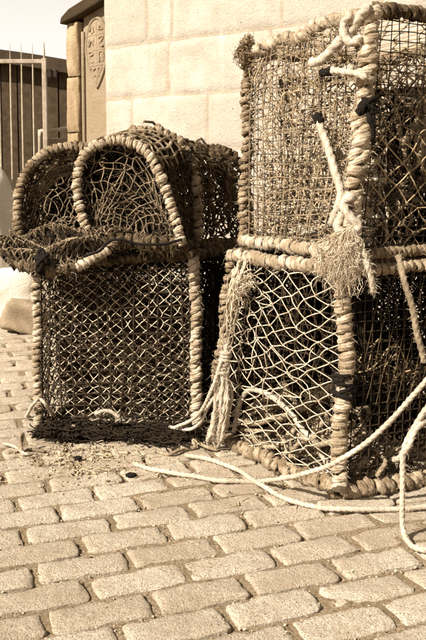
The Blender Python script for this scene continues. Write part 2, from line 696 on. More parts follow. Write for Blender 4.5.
def block_mesh(b, s0, s1, h0, h1, out, depth, rough, nx=14, ny=9, pt=wpt):
    """a dressed block: a slightly pillowed uneven face with chipped edges, and its returns"""
    u = np.linspace(-1, 1, nx)
    v = np.linspace(-1, 1, ny)
    u = np.sign(u) * (1 - (1 - np.abs(u)) ** 1.8)
    v = np.sign(v) * (1 - (1 - np.abs(v)) ** 1.8)
    ph = rng.uniform(0, 6.3, 8)
    P = np.zeros((nx, ny, 3))
    for i in range(nx):
        for j in range(ny):
            e = max(abs(u[i]) ** 16, abs(v[j]) ** 12)
            o = out - e * .0065 - rough * (abs(u[i]) ** 4 + abs(v[j]) ** 4) * .25
            o += rough * (.5 * math.sin(u[i] * 2.2 + ph[0]) * math.sin(v[j] * 2 + ph[1]) + .35 * math.sin(u[i] * 6 + ph[2] + v[j] * 3) + .12 * rng.normal())
            s = (s0 + s1) / 2 + u[i] * (s1 - s0) / 2 + (abs(u[i]) > .99) * rng.normal() * .0012
            h = (h0 + h1) / 2 + v[j] * (h1 - h0) / 2 + (abs(v[j]) > .99) * rng.normal() * .0012
            P[i, j] = pt(s, h, o)
    b.grid(P, False)
    rim = [(k, 0) for k in range(nx)] + [(nx - 1, k) for k in range(1, ny)] + [(k, ny - 1) for k in range(nx - 2, -1, -1)] + [(0, k) for k in range(ny - 2, 0, -1)]
    r0 = np.array([P[k] for k in rim])
    back = np.array([W_NOR[0], W_NOR[1], 0]) * -depth
    b.grid(np.stack([r0, r0 + back], 0)[:, ::-1], True)


def make_wall():
    root = thing('stone_wall', 'pale dressed limestone wall in large blocks rising behind the lobster pots', 'wall', tuple(wpt(.9, 0)))
    b = MB()
    a, c = .006, 2.9
    v = [wpt(a, -.05, -.0045), wpt(c, -.05, -.0045), wpt(c, 2.35, -.0045), wpt(a, 2.35, -.0045), wpt(a, -.05, -.40), wpt(c, -.05, -.40), wpt(c, 2.35, -.40), wpt(a, 2.35, -.40)]
    b.quads(v, [(0, 1, 2, 3), (5, 4, 7, 6), (4, 0, 3, 7), (1, 5, 6, 2), (3, 2, 6, 7)])
    adopt(root, b.build('mortar', MORTAR, None, False))
    hs = [-.05, .168, .410, .650, .890, 1.131, 1.372, 1.615, 1.86, 2.10, 2.35]
    joints = {5: [0, .385, .92, 1.33, 1.8, 2.3, 2.9], 4: [0, .17, .60, .98, 1.5, 2.0, 2.45, 2.9], 6: [0, .265, .41, .97, 1.4, 1.9, 2.4, 2.9]}
    for k in range(len(hs) - 1):
        js = joints.get(k)
        if js is None:
            js = [0]
            while js[-1] < 2.5:
                js.append(js[-1] + rnd(.3, .58))
            js.append(2.9)
        for s0, s1 in zip(js[:-1], js[1:]):
            b = MB()
            block_mesh(b, s0 + .0025, s1 - .0025, hs[k] + .0025, hs[k + 1] - .0025, rnd(-.001, .002), .25, rnd(.0012, .0028))
            adopt(root, b.build('stone', STONE))


make_wall()

# ------------------------------------------------------------------ carved slab set back beside the wall
SLAB_OUT = -.16


def make_slab():
    root = thing('carved_memorial', 'tan sandstone slab carved with a shield, under dark coping beside the wall', 'monument', tuple(wpt(-.14, 0, SLAB_OUT)))

    def slab_pt(s, h, o):
        return wpt(s, h, o)
    b = MB()
    block_mesh(b, -.295, .12, -.05, 1.615, SLAB_OUT, .14, .0016, 14, 24)
    slab = b.build('slab', SANDSTONE)
    adopt(root, slab)
    # raised left arris of the slab
    b = MB()
    b.tube(np.array([wpt(-.290, h, SLAB_OUT + .002) for h in np.linspace(0, 1.49, 14)]), .010, 8)
    adopt(root, b.build('slab_edge', SANDSTONE))
    # shield with relief
    ctr, hc = -.195, 1.395

    def sp(x, y, o=.004):
        return wpt(ctr + x, hc + y, SLAB_OUT + o)
    out = []
    W, T, Bm = .072, .155, -.185
    for k in range(60):
        t = k / 60 * 2 * math.pi
        x = W * math.sin(t)
        y = math.cos(t)
        if y >= 0:
            yy = T * y ** .9 if y > 0 else 0
            xx = x
        else:
            q = 1 - abs(math.asin(max(-1, min(1, math.sin(t))))) / (math.pi / 2)
            yy = Bm * q
            xx = math.copysign(W * (1 - q ** 1.7), x)
        out.append((xx, yy))
    ring = np.array([sp(x, y, .002) for x, y in out + out[:1]])
    b = MB()
    inner = np.array([sp(x * .93, y * .93, .006) for x, y in out])
    mid = np.array([sp(x, y, -.002) for x, y in out])
    cen = np.repeat(sp(0, -.01, .006)[None], 60, 0)
    b.grid(np.stack([mid, inner, cen], 0), True)
    sh = b.build('shield', SANDSTONE)
    adopt(root, sh)
    b = MB()
    b.tube(ring, .0085, 8)
    rim = b.build('shield_rim', SANDSTONE)
    rim.parent = sh
    rim.matrix_parent_inverse = Matrix.Identity(4)
    # quartering and carved charges
    b = MB()
    b.tube(spline([sp(0, .14), sp(.001, 0), sp(0, -.165)], 12), .004, 6)
    for y, w in ((.075, .058), (.0, .068), (-.075, .058)):
        b.tube(spline([sp(-w, y - .004), sp(0, y), sp(w, y + .003)], 8), .004, 6)
    charges = [
        [(-.045, .095), (-.03, .115), (-.014, .09), (-.035, .085)], [(.014, .09), (.028, .118), (.042, .095), (.02, .1)],
        [(-.05, .06), (-.05, .015), (-.035, .05), (-.018, .015), (-.018, .06)], [(.016, .055), (.05, .06), (.02, .03), (.05, .015), (.018, .012)],
        [(-.052, -.015), (-.02, -.012), (-.05, -.045), (-.018, -.06)], [(.02, -.06), (.02, -.015), (.048, -.015), (.046, -.06), (.032, -.03)],
        [(-.04, -.09), (-.012, -.09), (-.03, -.115), (-.01, -.13)], [(.012, -.13), (.012, -.09), (.036, -.095), (.026, -.12)]]
    for ch in charges:
        b.tube(spline([sp(x, y, .006) for x, y in ch], 18) + wob(18, .0025, 2), .0044 * (1 + wob1(18, .2, 3)), 6)
    rel = b.build('shield_relief', SANDSTONE)
    rel.parent = sh
    # rough pier stones left of the slab
    hs = [-.05, .33, .66, .99, 1.27, 1.545]
    for k in range(5):
        b = MB()
        block_mesh(b, -.384 + rnd(-.004, .004), -.304, hs[k] + .004, hs[k + 1] - .004, SLAB_OUT + .03 + rnd(-.006, .006), .2, .010, 12, 14)
        adopt(root, b.build('pier_stone', RUBBLE))
    b = MB()
    v = []
    lo = [(-.405, 1.535), (-.28, 1.562), (.15, 1.70)]
    hi = [(-.395, 1.565), (-.34, 1.605), (.15, 1.765)]
    prof = lo + hi[::-1]
    for o in (SLAB_OUT + .055, SLAB_OUT - .22):
        for s, h in prof:
            v.append(wpt(s + rnd(-.003, .003), h + rnd(-.003, .003), o))
    qs = [(i, (i + 1) % 6, (i + 1) % 6 + 6, i + 6) for i in range(6)]
    qs += [(0, 5, 4, 1), (1, 4, 3, 2), (6, 7, 10, 11), (7, 8, 9, 10)]
    b.quads(v, qs)
    cp = b.build('coping', COPING, None, False)
    bm_bevel(cp, .008)
    adopt(root, cp)


def bm_bevel(o, w, seg=2):
    m = o.modifiers.new('bevel', 'BEVEL')
    m.width = w
    m.segments = seg
    m.limit_method = 'ANGLE'
    return o


make_slab()

# ------------------------------------------------------------------ railing, shed and things at the left edge
def make_railing():
    Y = 5.0
    root = thing('railing_gate', 'pale painted metal railing gate with upright bars at the left edge', 'gate', (-.92, Y, 0))
    top = 1.50
    for x in (-1.390, -1.322, -1.256, -1.190, -1.124, -1.058):
        b = MB()
        b.tube(spline([(x, Y, .10), (x, Y, 1.4), (x, Y, 1.545)], 8), np.array([.0065] * 6 + [.005, .0012]), 8)
        adopt(root, b.build('bar', PAINT))
    b = MB()
    b.box((-.990, Y, .81), (.027, .027, 1.285))
    o = b.build('post', PAINT, None, False)
    bm_bevel(o, .004)
    adopt(root, o)
    b = MB()
    b.tube(spline([(-.990, Y, 1.44), (-.990, Y, 1.50), (-.990, Y, 1.55)], 6), np.array([.006, .006, .005, .004, .003, .001]), 8)
    adopt(root, b.build('post_spike', PAINT))
    for h in (1.435, .22):
        b = MB()
        b.box((-1.21, Y + .001, h), (.44, .016, .024))
        o = b.build('rail', PAINT, None, False)
        bm_bevel(o, .003)
        adopt(root, o)
    b = MB()
    b.box((-.945, Y - .002, 1.383), (.075, .012, .012))
    b.box((-.925, Y - .01, 1.362), (.018, .02, .045))
    b.box((-.960, Y - .004, 1.365), (.02, .022, .05))
    o = b.build('hinge', WIRE, None, False)
    bm_bevel(o, .003)
    adopt(root, o)


make_railing()


def make_frame():
    root = thing('low_railing', 'short pale metal rail end between the gate and the carved memorial', 'railing', (-.95, 5.3, 0))
    b = MB()
    b.tube(spline([(-1.085, 5.3, .3), (-1.085, 5.3, 1.01), (-1.075, 5.3, 1.035), (-.98, 5.3, 1.05), (-.87, 5.3, 1.06)], 24), .012, 8)
    adopt(root, b.build('rail', PAINT))
    b = MB()
    b.box((-1.0, 5.36, .93), (.13, .03, .14))
    o = b.build('plate', SANDSTONE, None, False)
    bm_bevel(o, .006)
    adopt(root, o)


make_frame()


def make_shed():
    root = thing('dark_shed', 'dark plank shed with a curved roof behind the railing gate', 'shed', (-2.6, 8.6, 0))
    x = -4.6
    Y = 8.6

    def top(x):
        return 2.02 - .095 * (x + 2.4) - .045 * (x + 2.4) ** 2
    while x < -1.25:
        w = rnd(.13, .17)
        b = MB()
        h = top(x + w / 2) - .10
        b.box((x + w / 2, Y + rnd(-.008, .008), h / 2), (w - .012, .03, h))
        o = b.build('plank', PLANK, None, False)
        bm_bevel(o, .004)
        adopt(root, o)
        x += w
    b = MB()
    b.box((-2.92, Y + .06, .95), (3.3, .06, 1.9))
    adopt(root, b.build('backing', ROOF, None, False))
    xs = np.linspace(-4.75, -1.18, 24)
    b = MB()
    prof = []
    for q in xs:
        h = top(q)
        prof.append([(q, Y - .16, h - .13), (q, Y - .16, h), (q, Y + 2.2, h + .0), (q, Y + 2.2, h - .13)])
    b.grid(np.array(prof), True)
    adopt(root, b.build('roof', ROOF, None, False))


make_shed()


def rock(name, c, s, mat, seed, n=22, tilt=0.0, boxy=2.6):
    g = np.random.default_rng(seed)
    b = MB()
    U = np.linspace(.001, math.pi - .001, n)
    V = np.arange(2 * n) / (2 * n) * 2 * math.pi
    u, v = np.meshgrid(U, V, indexing='ij')
    d = np.stack([np.sin(u) * np.cos(v), np.sin(u) * np.sin(v), np.cos(u)], -1)
    k = 1 / (np.abs(d) ** boxy).sum(-1, keepdims=True) ** (1 / boxy)
    r = np.ones(u.shape)
    for i in range(12):
        w = g.normal(size=3) * (1.5 + i * .5)
        r += .085 / (1 + i * .35) * np.sin(d @ w + g.uniform(0, 6.3))
    p = d * k * r[..., None] * np.array(s) / 2
    ca, sa = math.cos(tilt), math.sin(tilt)
    p = p @ np.array([[ca, 0, -sa], [0, 1, 0], [sa, 0, ca]])
    b.grid(p + np.array(c), True)
    return b.build(name, mat)


tag(rock('pale_boulder', (-1.30, 4.75, .40), (.40, .4, 1.00), PALE, 3, 28, 0, 2.2), 'pale smooth boulder in front of the railing at the left edge', 'boulder')
tag(rock('kerb_stone', (-1.16, 4.60, .12), (.34, .20, .28), PALE, 5, 26, -.10, 7.0), 'white squared kerb stone behind the tan block, left of the pots', 'stone block')
tag(rock('stone_block', (-.93, 4.12, .075), (.22, .20, .15), SANDSTONE, 9, 26, .22, 9.0), 'tan stone block lying tilted on the setts left of the pots', 'stone block')


# ------------------------------------------------------------------ rope and net builders
def resample(path, n):
    p = np.asarray(path, float)
    s = np.concatenate([[0], np.cumsum(np.linalg.norm(np.diff(p, axis=0), axis=1))])
    u = np.linspace(0, s[-1], n)
    return np.stack([np.interp(u, s, p[:, k]) for k in range(3)], 1)


def coil(b, core, path, core_r=.005, rope_r=.0095, pitch=.021, jit=1.0, seg=22, sides=11, starts=1):
    """rope whipped round a pole: one long helix (or several side by side); the pole goes into core"""
    path = resample(spline(path, 200), 200)
    L = length(path)
    n = max(int(L / pitch * seg), 30)
    p = resample(path, n)
    T, N, B = frames(p)
    for k in range(starts):
        rate = 1 + wob1(n, .09 * jit, L / .10)
        phi = np.cumsum(rate) * (L / pitch / n) * 2 * np.pi + k * 2 * np.pi / starts
        rad = core_r + rope_r * .62 + wob1(n, .0016 * jit, L / .05) + wob1(n, .0011 * jit, L / .02)
        ax = wob1(n, .0020 * jit, L / .04)
        nor = np.cos(phi)[:, None] * N + np.sin(phi)[:, None] * B
        h = p + nor * rad[:, None] + T * ax[:, None]
        rr = rope_r * 1.16 * (1 + wob1(n, .09 * jit, L / .04) + wob1(n, .05 * jit, L / .012))
        b.tube(h, np.clip(rr, rope_r * .6, rope_r * 1.4), sides, N=nor, lobes=3, twist=.95, flat=.72)
    core.tube(p[::8], core_r + rope_r * .35, 8)


def quad_patch(a, b, c, d, bulge=(0, 0, 0), wave=0.0, seed=0):
    """a bottom-left, b bottom-right, c top-right, d top-left"""
    a, b, c, d, bulge = (np.array(x, float) for x in (a, b, c, d, bulge))
    g = np.random.default_rng(seed)
    ks = [(g.normal(size=2) * 5, g.uniform(0, 6.3), g.normal(size=3)) for _ in range(8)]

    def P(u, v):
        u = np.asarray(u, float)[..., None]
        v = np.asarray(v, float)[..., None]
        p = a * (1 - u) * (1 - v) + b * u * (1 - v) + c * u * v + d * (1 - u) * v
        p = p + bulge * (16 * u * (1 - u) * v * (1 - v)) * np.ones_like(p) / 1.0
        if wave:
            e = np.clip(12 * u * (1 - u), 0, 1) * np.clip(12 * v * (1 - v), 0, 1)
            for k, f, dr in ks:
                p = p + e * wave * .35 * np.sin(u * k[0] + v * k[1] + f) * dr
        return p
    return P


def square_net(b, P, n, m, r, jit=.15, edge=True, drop=0.0, pts=40):
    t = np.linspace(0, 1, pts)
    S = []
    for i in range(n + 1):
        if random.random() < drop:
            continue
        u = np.clip(i / n + wob1(pts, jit / n * .35, 2) + rng.normal() * jit / n * .4, 0, 1)
        S.append(P(u, t))
    for j in range(m + 1):
        if random.random() < drop:
            continue
        v = np.clip(j / m + wob1(pts, jit / m * .35, 2) + rng.normal() * jit / m * .4, 0, 1)
        S.append(P(t, v))
    b.strands(np.array(S), r)


def diamond_net(b, P, n, m, r, jit=.12, knots=True, half=.25, amp=.0, drop=0.0):
    """knotted net: neighbouring zigzag strands meet at knots"""
    J = np.arange(m + 1)
    ju = rng.normal(size=(n + 3, m + 1)) * jit / n
    jv = rng.normal(size=(n + 3, m + 1)) * jit / m
    S, K = [], []
    wv = wob1(m + 1, .25 / n, 2)[None]
    for i in range(-1, n + 1):
        sgn = np.where((i + J) % 2 == 0, 1, -1)
        # a knot shared by strand i (right swing) and strand i+1 (left swing)
        own = np.where(sgn > 0, i + 1, i)
        u = (i + .5 + sgn * .5) / n
        u = u + ju[own, J]
        v = J / m + jv[own, J]
        u = np.clip(u + 0, 0, 1)
        v = np.clip(v, 0, 1)
        # midpoints give the hexagonal sag
        st = .25 if (knots and r < .002) else (.5 if knots else 1.0)
        uu = np.interp(np.arange(0, m + .01, st), J, u)
        vv = np.interp(np.arange(0, m + .01, st), J, v)
        sag = np.abs(np.sin(np.arange(len(uu)) * math.pi * st)) * .10 / n * rng.normal()
        p = P(np.clip(uu + sag, 0, 1), vv)
        if amp:
            p = p + wob(len(p), amp, m / 3)
        if random.random() < drop:
            continue
        S.append(p)
        if knots:
            K.append(P(u, v))
    b.strands(np.array(S), r)
    if knots:
        K = np.concatenate(K)
        k = r * 2.0
        dz = rng.normal(size=K.shape) * .3 + np.array([0, 0, 1.0])
        dz = unit(dz) * k
        b.strands(np.stack([K - dz, K - dz * .4, K + dz * .4, K + dz], 1), np.array([.35, 1.0, 1.0, .35])[None] * k)


def tangle(b, centre, size, count, r, pts=26, step=.5, flat=1.0, keep=None):
    """loose loops of line lying about inside a box"""
    c = np.array(centre, float)
    s = np.array(size, float) / 2
    S = []
    for _ in range(count):
        p0 = c + rng.uniform(-1, 1, 3) * s
        d = rng.normal(size=3)
        p = p0 + wob(pts, 1.0, rng.uniform(.6, 2.2)) * s * step + np.linspace(-.5, .5, pts)[:, None] * d * s * .5
        p = c + np.clip((p - c) / s, -1, 1) * s
        p[:, 2] += rng.normal(size=pts) * .0005
        S.append(p)
    b.strands(np.array(S), r)


def crumple(c, size, amp, seed):
    """a patch function of a crumpled sheet inside a box"""
    g = np.random.default_rng(seed)
    c = np.array(c, float)
    s = np.array(size, float)
    ks = [(g.normal(size=2) * (4 + 2.2 * i), g.uniform(0, 6.3), g.normal(size=3) / (1 + .25 * i)) for i in range(9)]
    ax = g.permutation(3)

    def P(u, v):
        u = np.asarray(u, float)
        v = np.asarray(v, float)
        p = np.zeros(u.shape + (3,))
        p[..., ax[0]] = (u - .5)
        p[..., ax[1]] = (v - .5)
        for k, f, dr in ks:
            p = p + amp * np.sin(u * k[0] + v * k[1] + f)[..., None] * dr * .4
        return c + np.clip(p, -.5, .5) * s
    return P


def seg(a, b, n=10, w=.004, sag=0.0):
    a, b = np.array(a, float), np.array(b, float)
    t = np.linspace(0, 1, n)[:, None]
    p = a * (1 - t) + b * t + wob(n, w, 2) * np.sin(np.pi * t) ** .5
    p[:, 2] -= sag * (4 * t * (1 - t))[:, 0]
    return p


def laid_rope(b, ctrl, r, n=None, twist=.9, sides=12, w=0.0):
    L = length(spline(ctrl, 60))
    n = n or max(int(L / (r * .55)), 12)
    p = spline(ctrl, n)
    if w:
        p = p + wob(n, w, L / .12)
    b.tube(p, r * (1 + wob1(n, .03, L / .05)), sides, lobes=3, twist=twist)


def rope_thing(name, label, cat, ctrl, r, mat=None, w=.0015, fuzz=300, group=None, fl=.009):
    b = MB()
    laid_rope(b, ctrl, r, w=w)
    o = b.build(name, mat or LAID_PALE)
    tag(o, label, cat, group)
    if fuzz:
        h = MB()
        b.fuzz(h, fuzz, fl)
        tag(h.build('loose_fibres', FIBRE, o), kind='stuff')
    return o


LAID_PALE = m_plain('pale_laid_rope', (.66, .575, .455), (.42, .34, .235), 110, .95, 1.0, 420, .003, .40)
LAID_TAN = m_plain('tan_laid_rope', (.46, .362, .24), (.20, .145, .085), 110, .95, 1.0, 420, .003, .6)


class Pot:
    """one lobster pot: an Empty and its parts"""

    def __init__(self, name, label, loc, group):
        self.root = thing(name, label, 'lobster pot', loc, group)
        self.rope_vs = []

    def edge(self, path, mat, core_r=.005, rope_r=.0092, pitch=.021, jit=1.0, starts=1, name='roped_edge', fuzz=150, fibre=None, fl=.011):
        b, c = MB(), MB()
        coil(b, c, path, core_r, rope_r, pitch, jit, starts=starts)
        o = b.build(name, mat)
        adopt(self.root, o)
        k = c.build('pole', CORE, o)
        h = MB()
        b.fuzz(h, int(fuzz * 2.4), fl)
        tag(h.build('loose_fibres', fibre or FIBRE, o), kind='stuff')
        return o

    def part(self, name, b, mat, kind=None):
        o = b.build(name, mat)
        adopt(self.root, o)
        if kind:
            tag(o, kind=kind)
        return o


GROUP = 'lobster pots stacked against the wall'

# ------------------------------------------------------------------ left box pot
def left_box():
    pot = Pot('box_lobster_pot', 'box lobster pot at lower left with dark square wire front and whipped corner posts', (-.25, 2.7, 0), GROUP)
    a, b_, c, d = (-.536, 2.515, .012), (-.049, 2.495, .012), (.060, 2.90, .012), (-.43, 2.94, .012)
    A, B_, C, D = (-.540, 2.545, .505), (-.057, 2.535, .545), (.055, 2.90, .535), (-.43, 2.94, .525)
    pot.edge(seg(a, A, 12, .003), ROPE_PALE, .0035, .0080, .0200, .9, fuzz=120)
    pot.edge(seg(b_, B_, 12, .004), ROPE_PALE, .0050, .0096, .0420, 1.2, fuzz=260, starts=2)
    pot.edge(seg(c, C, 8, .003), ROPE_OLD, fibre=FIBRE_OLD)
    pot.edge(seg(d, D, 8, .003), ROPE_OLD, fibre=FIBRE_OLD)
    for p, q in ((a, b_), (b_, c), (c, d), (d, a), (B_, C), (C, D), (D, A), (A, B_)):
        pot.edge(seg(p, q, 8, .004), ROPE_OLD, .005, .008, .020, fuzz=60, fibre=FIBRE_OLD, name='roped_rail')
    F = quad_patch(a, b_, B_, A, (0, -.012, 0), .006, 1)
    n = MB()
    square_net(n, F, 13, 14, .0026, .20)
    pot.part('front_wire_mesh', n, WIRE)
    n = MB()
    diamond_net(n, quad_patch(np.add(a, (0, .012, 0)), np.add(b_, (0, .012, 0)), np.add(B_, (0, .012, 0)), np.add(A, (0, .012, 0)), (0, -.01, 0), .010, 2), 26, 32, .0014, .16)
    pot.part('front_net', n, TWINE_PALE)
    n = MB()
    diamond_net(n, quad_patch(np.add(a, (0, .06, 0)), np.add(b_, (0, .05, 0)), np.add(B_, (0, .05, 0)), np.add(A, (0, .06, 0)), (0, .05, 0), .03, 3), 19, 26, .0015, .25)
    pot.part('inner_net', n, TWINE_MID)
    n = MB()
    for k in range(3):
        o = k * .012
        diamond_net(n, quad_patch(np.add(d, (0, -o, 0)), np.add(c, (0, -o, 0)), np.add(C, (0, -o, 0)), np.add(D, (0, -o, 0)), (0, 0, 0), .012, 10 + k), 34, 44, .0030, .25, False)
    pot.part('back_net', n, TWINE_BLACK)  # dense black layers added so the interior stays dark
    n, n2 = MB(), MB()
    for k in range(3):
        o = k * .008
        diamond_net(n, quad_patch(np.add(b_, (-o, 0, 0)), np.add(c, (-o, 0, 0)), np.add(C, (-o, 0, 0)), np.add(B_, (-o, 0, 0)), (.012, 0, 0), .01, 20 + k), 24, 38, .0028, .25, False)
        diamond_net(n2, quad_patch(np.add(d, (o, 0, 0)), np.add(a, (o, 0, 0)), np.add(A, (o, 0, 0)), np.add(D, (o, 0, 0)), (0, 0, 0), .01, 25 + k), 16, 22, .0020, .2, False)
    pot.part('side_net', n, TWINE_BLACK)
    pot.part('side_net', n2, TWINE_BLACK)
    n = MB()
    for k in range(3):
        diamond_net(n, quad_patch(np.add(A, (0, 0, -.01 * k)), np.add(B_, (0, 0, -.01 * k)), np.add(C, (0, 0, -.01 * k)), np.add(D, (0, 0, -.01 * k)), (0, 0, -.02), .012, 30 + k), 30, 26, .0028, .25, False)
    pot.part('top_net', n, TWINE_BLACK)
    # crumpled netting, coloured dark to put shade inside the pot
    n = MB()
    for k in range(5):
        diamond_net(n, crumple((-.25, 2.77, .25), (.50, .26, .46), .55, 40 + k), 44, 48, .0016, .3, False)
    o = n.build('dark_fill_netting', TWINE_BROWN)
    tag(o, 'brown netting added inside the lower left box pot to darken its interior', 'netting')
    n = MB()
    for k in range(4):
        diamond_net(n, crumple((-.25 + .0 * k, 2.66, .20), (.42, .10, .34), .5, 60 + k), 40, 40, .0014, .35, False)
    tangle(n, (-.26, 2.62, .16), (.40, .08, .26), 16, .0022)
    o = n.build('brown_netting', TWINE_BROWN)
    tag(o, 'brown crumpled netting pressed behind the front of the lower left pot', 'netting')


left_box()


# ------------------------------------------------------------------ the two domed pots on top of it
def loft(hoops, inset=0.0):
    """hoops: list of (k,3) arrays, same k -> patch P(u along hoops, v round the arch)"""
    H = np.array([spline(h, 49) for h in hoops])

    def P(u, v):
        u = np.clip(np.asarray(u, float), 0, 1) * (len(H) - 1)
        v = np.clip(np.asarray(v, float), 0, 1) * 48
        u, v = np.broadcast_arrays(u, v)
        i = np.minimum(u.astype(int), len(H) - 2)
        j = np.minimum(v.astype(int), 47)
        fu = (u - i)[..., None]
        fv = (v - j)[..., None]
        p = H[i, j] * (1 - fu) * (1 - fv) + H[i + 1, j] * fu * (1 - fv) + H[i, j + 1] * (1 - fu) * fv + H[i + 1, j + 1] * fu * fv
        sag = (fu * (1 - fu))
        cen = H[i].mean(axis=-2)
        return p + (cen - p) * (sag * .18 + inset)
    return P


def face_patch(hoop, bulge, wave=.0, seed=0):
    """flat end closed by the hoop: v runs from base line up to the arch"""
    H = spline(hoop, 49)
    base = seg(H[0], H[-1], 49, .0)
    g = np.random.default_rng(seed)
    ks = [(g.normal(size=2) * 7, g.uniform(0, 6.3), g.normal(size=3)) for _ in range(8)]
    bl = np.array(bulge, float)

    def P(u, v):
        u, v = np.broadcast_arrays(np.asarray(u, float), np.asarray(v, float))
        # squeeze so that the corners reach the legs of the arch
        k = np.clip(u, 0, 1) * 48
        i = np.minimum(k.astype(int), 47)
        f = (k - i)[..., None]
        t = H[i] * (1 - f) + H[i + 1] * f
        q = base[i] * (1 - f) + base[i + 1] * f
        p = q * (1 - v[..., None]) + t * v[..., None]
        e = np.clip(10 * u * (1 - u), 0, 1) * np.clip(10 * v * (1 - v), 0, 1)
        p = p + e[..., None] * bl
        for kk, ff, dr in ks:
            p = p + (e * wave * .35 * np.sin(u * kk[0] + v * kk[1] + ff))[..., None] * dr
        return p
    return P


def domed_right():
    pot = Pot('domed_lobster_pot', 'domed lobster pot whose whipped front hoop faces the camera, atop the box pot', (-.1, 2.75, .55), GROUP)
    HB = np.array([(-0.366, 2.530, 0.595), (-0.399, 2.540, 0.670), (-0.412, 2.550, 0.764), (-0.390, 2.550, 0.842), (-0.336, 2.540, 0.881), (-0.269, 2.530, 0.886), (-0.199, 2.510, 0.853), (-0.157, 2.490, 0.785), (-0.127, 2.480, 0.703), (-0.103, 2.470, 0.624), (-0.094, 2.470, 0.576)])
    HC = np.array([(-0.383, 2.740, 0.578), (-0.409, 2.750, 0.686), (-0.396, 2.760, 0.794), (-0.359, 2.760, 0.868), (-0.297, 2.760, 0.907), (-0.211, 2.750, 0.923), (-0.139, 2.740, 0.903), (-0.090, 2.730, 0.858), (-0.065, 2.720, 0.778), (-0.055, 2.720, 0.677), (-0.058, 2.710, 0.558)])
    HD = np.array([(-0.227, 3.020, 0.563), (-0.234, 3.020, 0.650), (-0.219, 3.020, 0.736), (-0.179, 3.020, 0.807), (-0.118, 3.020, 0.853), (-0.046, 3.020, 0.875), (0.028, 3.010, 0.871), (0.085, 3.000, 0.839), (0.114, 3.000, 0.765), (0.125, 2.990, 0.658), (0.128, 2.980, 0.545)])
    pot.edge(spline(HB, 60), ROPE_PALE, .0050, .0078, .0170, 1.2, name='front_hoop', fuzz=260)
    pot.edge(spline(HC, 60), ROPE_TAN, .008, .0115, .027, 1.8, name='middle_hoop', fuzz=300, fl=.016)
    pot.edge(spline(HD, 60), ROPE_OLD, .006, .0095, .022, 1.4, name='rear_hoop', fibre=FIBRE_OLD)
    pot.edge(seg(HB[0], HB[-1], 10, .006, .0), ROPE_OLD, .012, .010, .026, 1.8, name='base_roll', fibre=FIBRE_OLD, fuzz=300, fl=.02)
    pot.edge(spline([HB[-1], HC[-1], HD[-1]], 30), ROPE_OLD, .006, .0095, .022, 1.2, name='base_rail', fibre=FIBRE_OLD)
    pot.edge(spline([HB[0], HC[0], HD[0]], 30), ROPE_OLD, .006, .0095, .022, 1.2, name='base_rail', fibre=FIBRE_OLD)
    P = loft([HB, HC, HD])
    n = MB()
    diamond_net(n, P, 18, 38, .0036, .3, True, amp=.003)
    diamond_net(n, P, 30, 60, .0018, .3, False, amp=.005)
    hh = MB()
    n.fuzz(hh, 4000, .014, .0006)
    o = pot.part('cover_net', n, TWINE_DUN)
    tag(hh.build('loose_fibres', FIBRE_DARK, o), kind='stuff')
    n = MB()
    PI_ = loft([HB, HC, HD], .10)
    diamond_net(n, PI_, 26, 52, .0030, .4, False, amp=.008)
    diamond_net(n, PI_, 34, 60, .0030, .4, False, amp=.008)
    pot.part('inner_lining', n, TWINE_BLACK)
    # coarse lashings over the crown between the first two hoops, and ragged rope on the far flank
    n = MB()
    for k in range(9):
        v = .40 + k * .034
        u = np.linspace(-.0, .5, 26)
        laid_rope(n, P(u, v + wob1(26, .006, 2)) + np.array([0, -.004, .012]) + wob(26, .002, 3), .0062, 70)
    for k in range(5):
        v = np.linspace(.38, .72, 30)
        laid_rope(n, P(.06 + .09 * k + wob1(30, .01, 3), v) + np.array([0, -.006, .016]) + wob(30, .002, 4), .0036, 70)
    o = n.build('lashing', ROPE_TAN)
    adopt(pot.root, o)
    n = MB()
    for k in range(34):
        u0 = rng.uniform(.5, .95)
        v = np.linspace(rng.uniform(.35, .6), rng.uniform(.7, .98), 24)
        n.tube(P(u0 + wob1(24, .05, 2), v) + wob(24, .010, 4), .0042, 6)
    h = MB()
    n.fuzz(h, 2600, .022, .0006)
    o = n.build('ragged_rope', ROPE_OLD)
    adopt(pot.root, o)
    tag(h.build('loose_fibres', FIBRE_OLD, o), kind='stuff')
    fp = face_patch(HB, (.01, .02, 0), .012, 5)
    n = MB()
    diamond_net(n, fp, 30, 20, .0017, .30, True, amp=.002)
    hh = MB()
    n.fuzz(hh, 2600, .013, .0006)
    o = pot.part('face_net', n, TWINE_MID)
    tag(hh.build('loose_fibres', FIBRE_DARK, o), kind='stuff')
    n = MB()
    S = []
    for k in range(40):
        u = rng.uniform(.05, .9)
        v = rng.uniform(.05, .8)
        t = np.linspace(0, 1, 8)
        L = rng.uniform(.08, .25)
        S.append(fp(np.clip(u + t * L, .03, .97), np.clip(v - t * L * .9 + .1 * t * t, .03, .97)) + wob(8, .004, 1) + np.array([0, .006, 0]))
    n.strands(np.array(S), .0009)
    pot.part('frayed_face_lines', n, TWINE_BROWN, 'stuff')
    n = MB()
    diamond_net(n, face_patch(HB, (.015, .045, 0), .02, 7), 34, 22, .0026, .35, False, amp=.003)
    pot.part('face_lining', n, TWINE_DUN)
    n = MB()
    for k in range(4):
        diamond_net(n, crumple((-.20, 2.72, .72), (.26, .26, .28), .5, 80 + k), 44, 44, .0014, .35, False)
    diamond_net(n, face_patch(HB, (.02, .09, 0), .05, 6), 40, 24, .003, .3, False)
    o = n.build('dark_fill_netting', TWINE_BLACK)
    tag(o, 'dark brown netting stuffed in the domed pot with the front-facing hoop', 'netting')


domed_right()


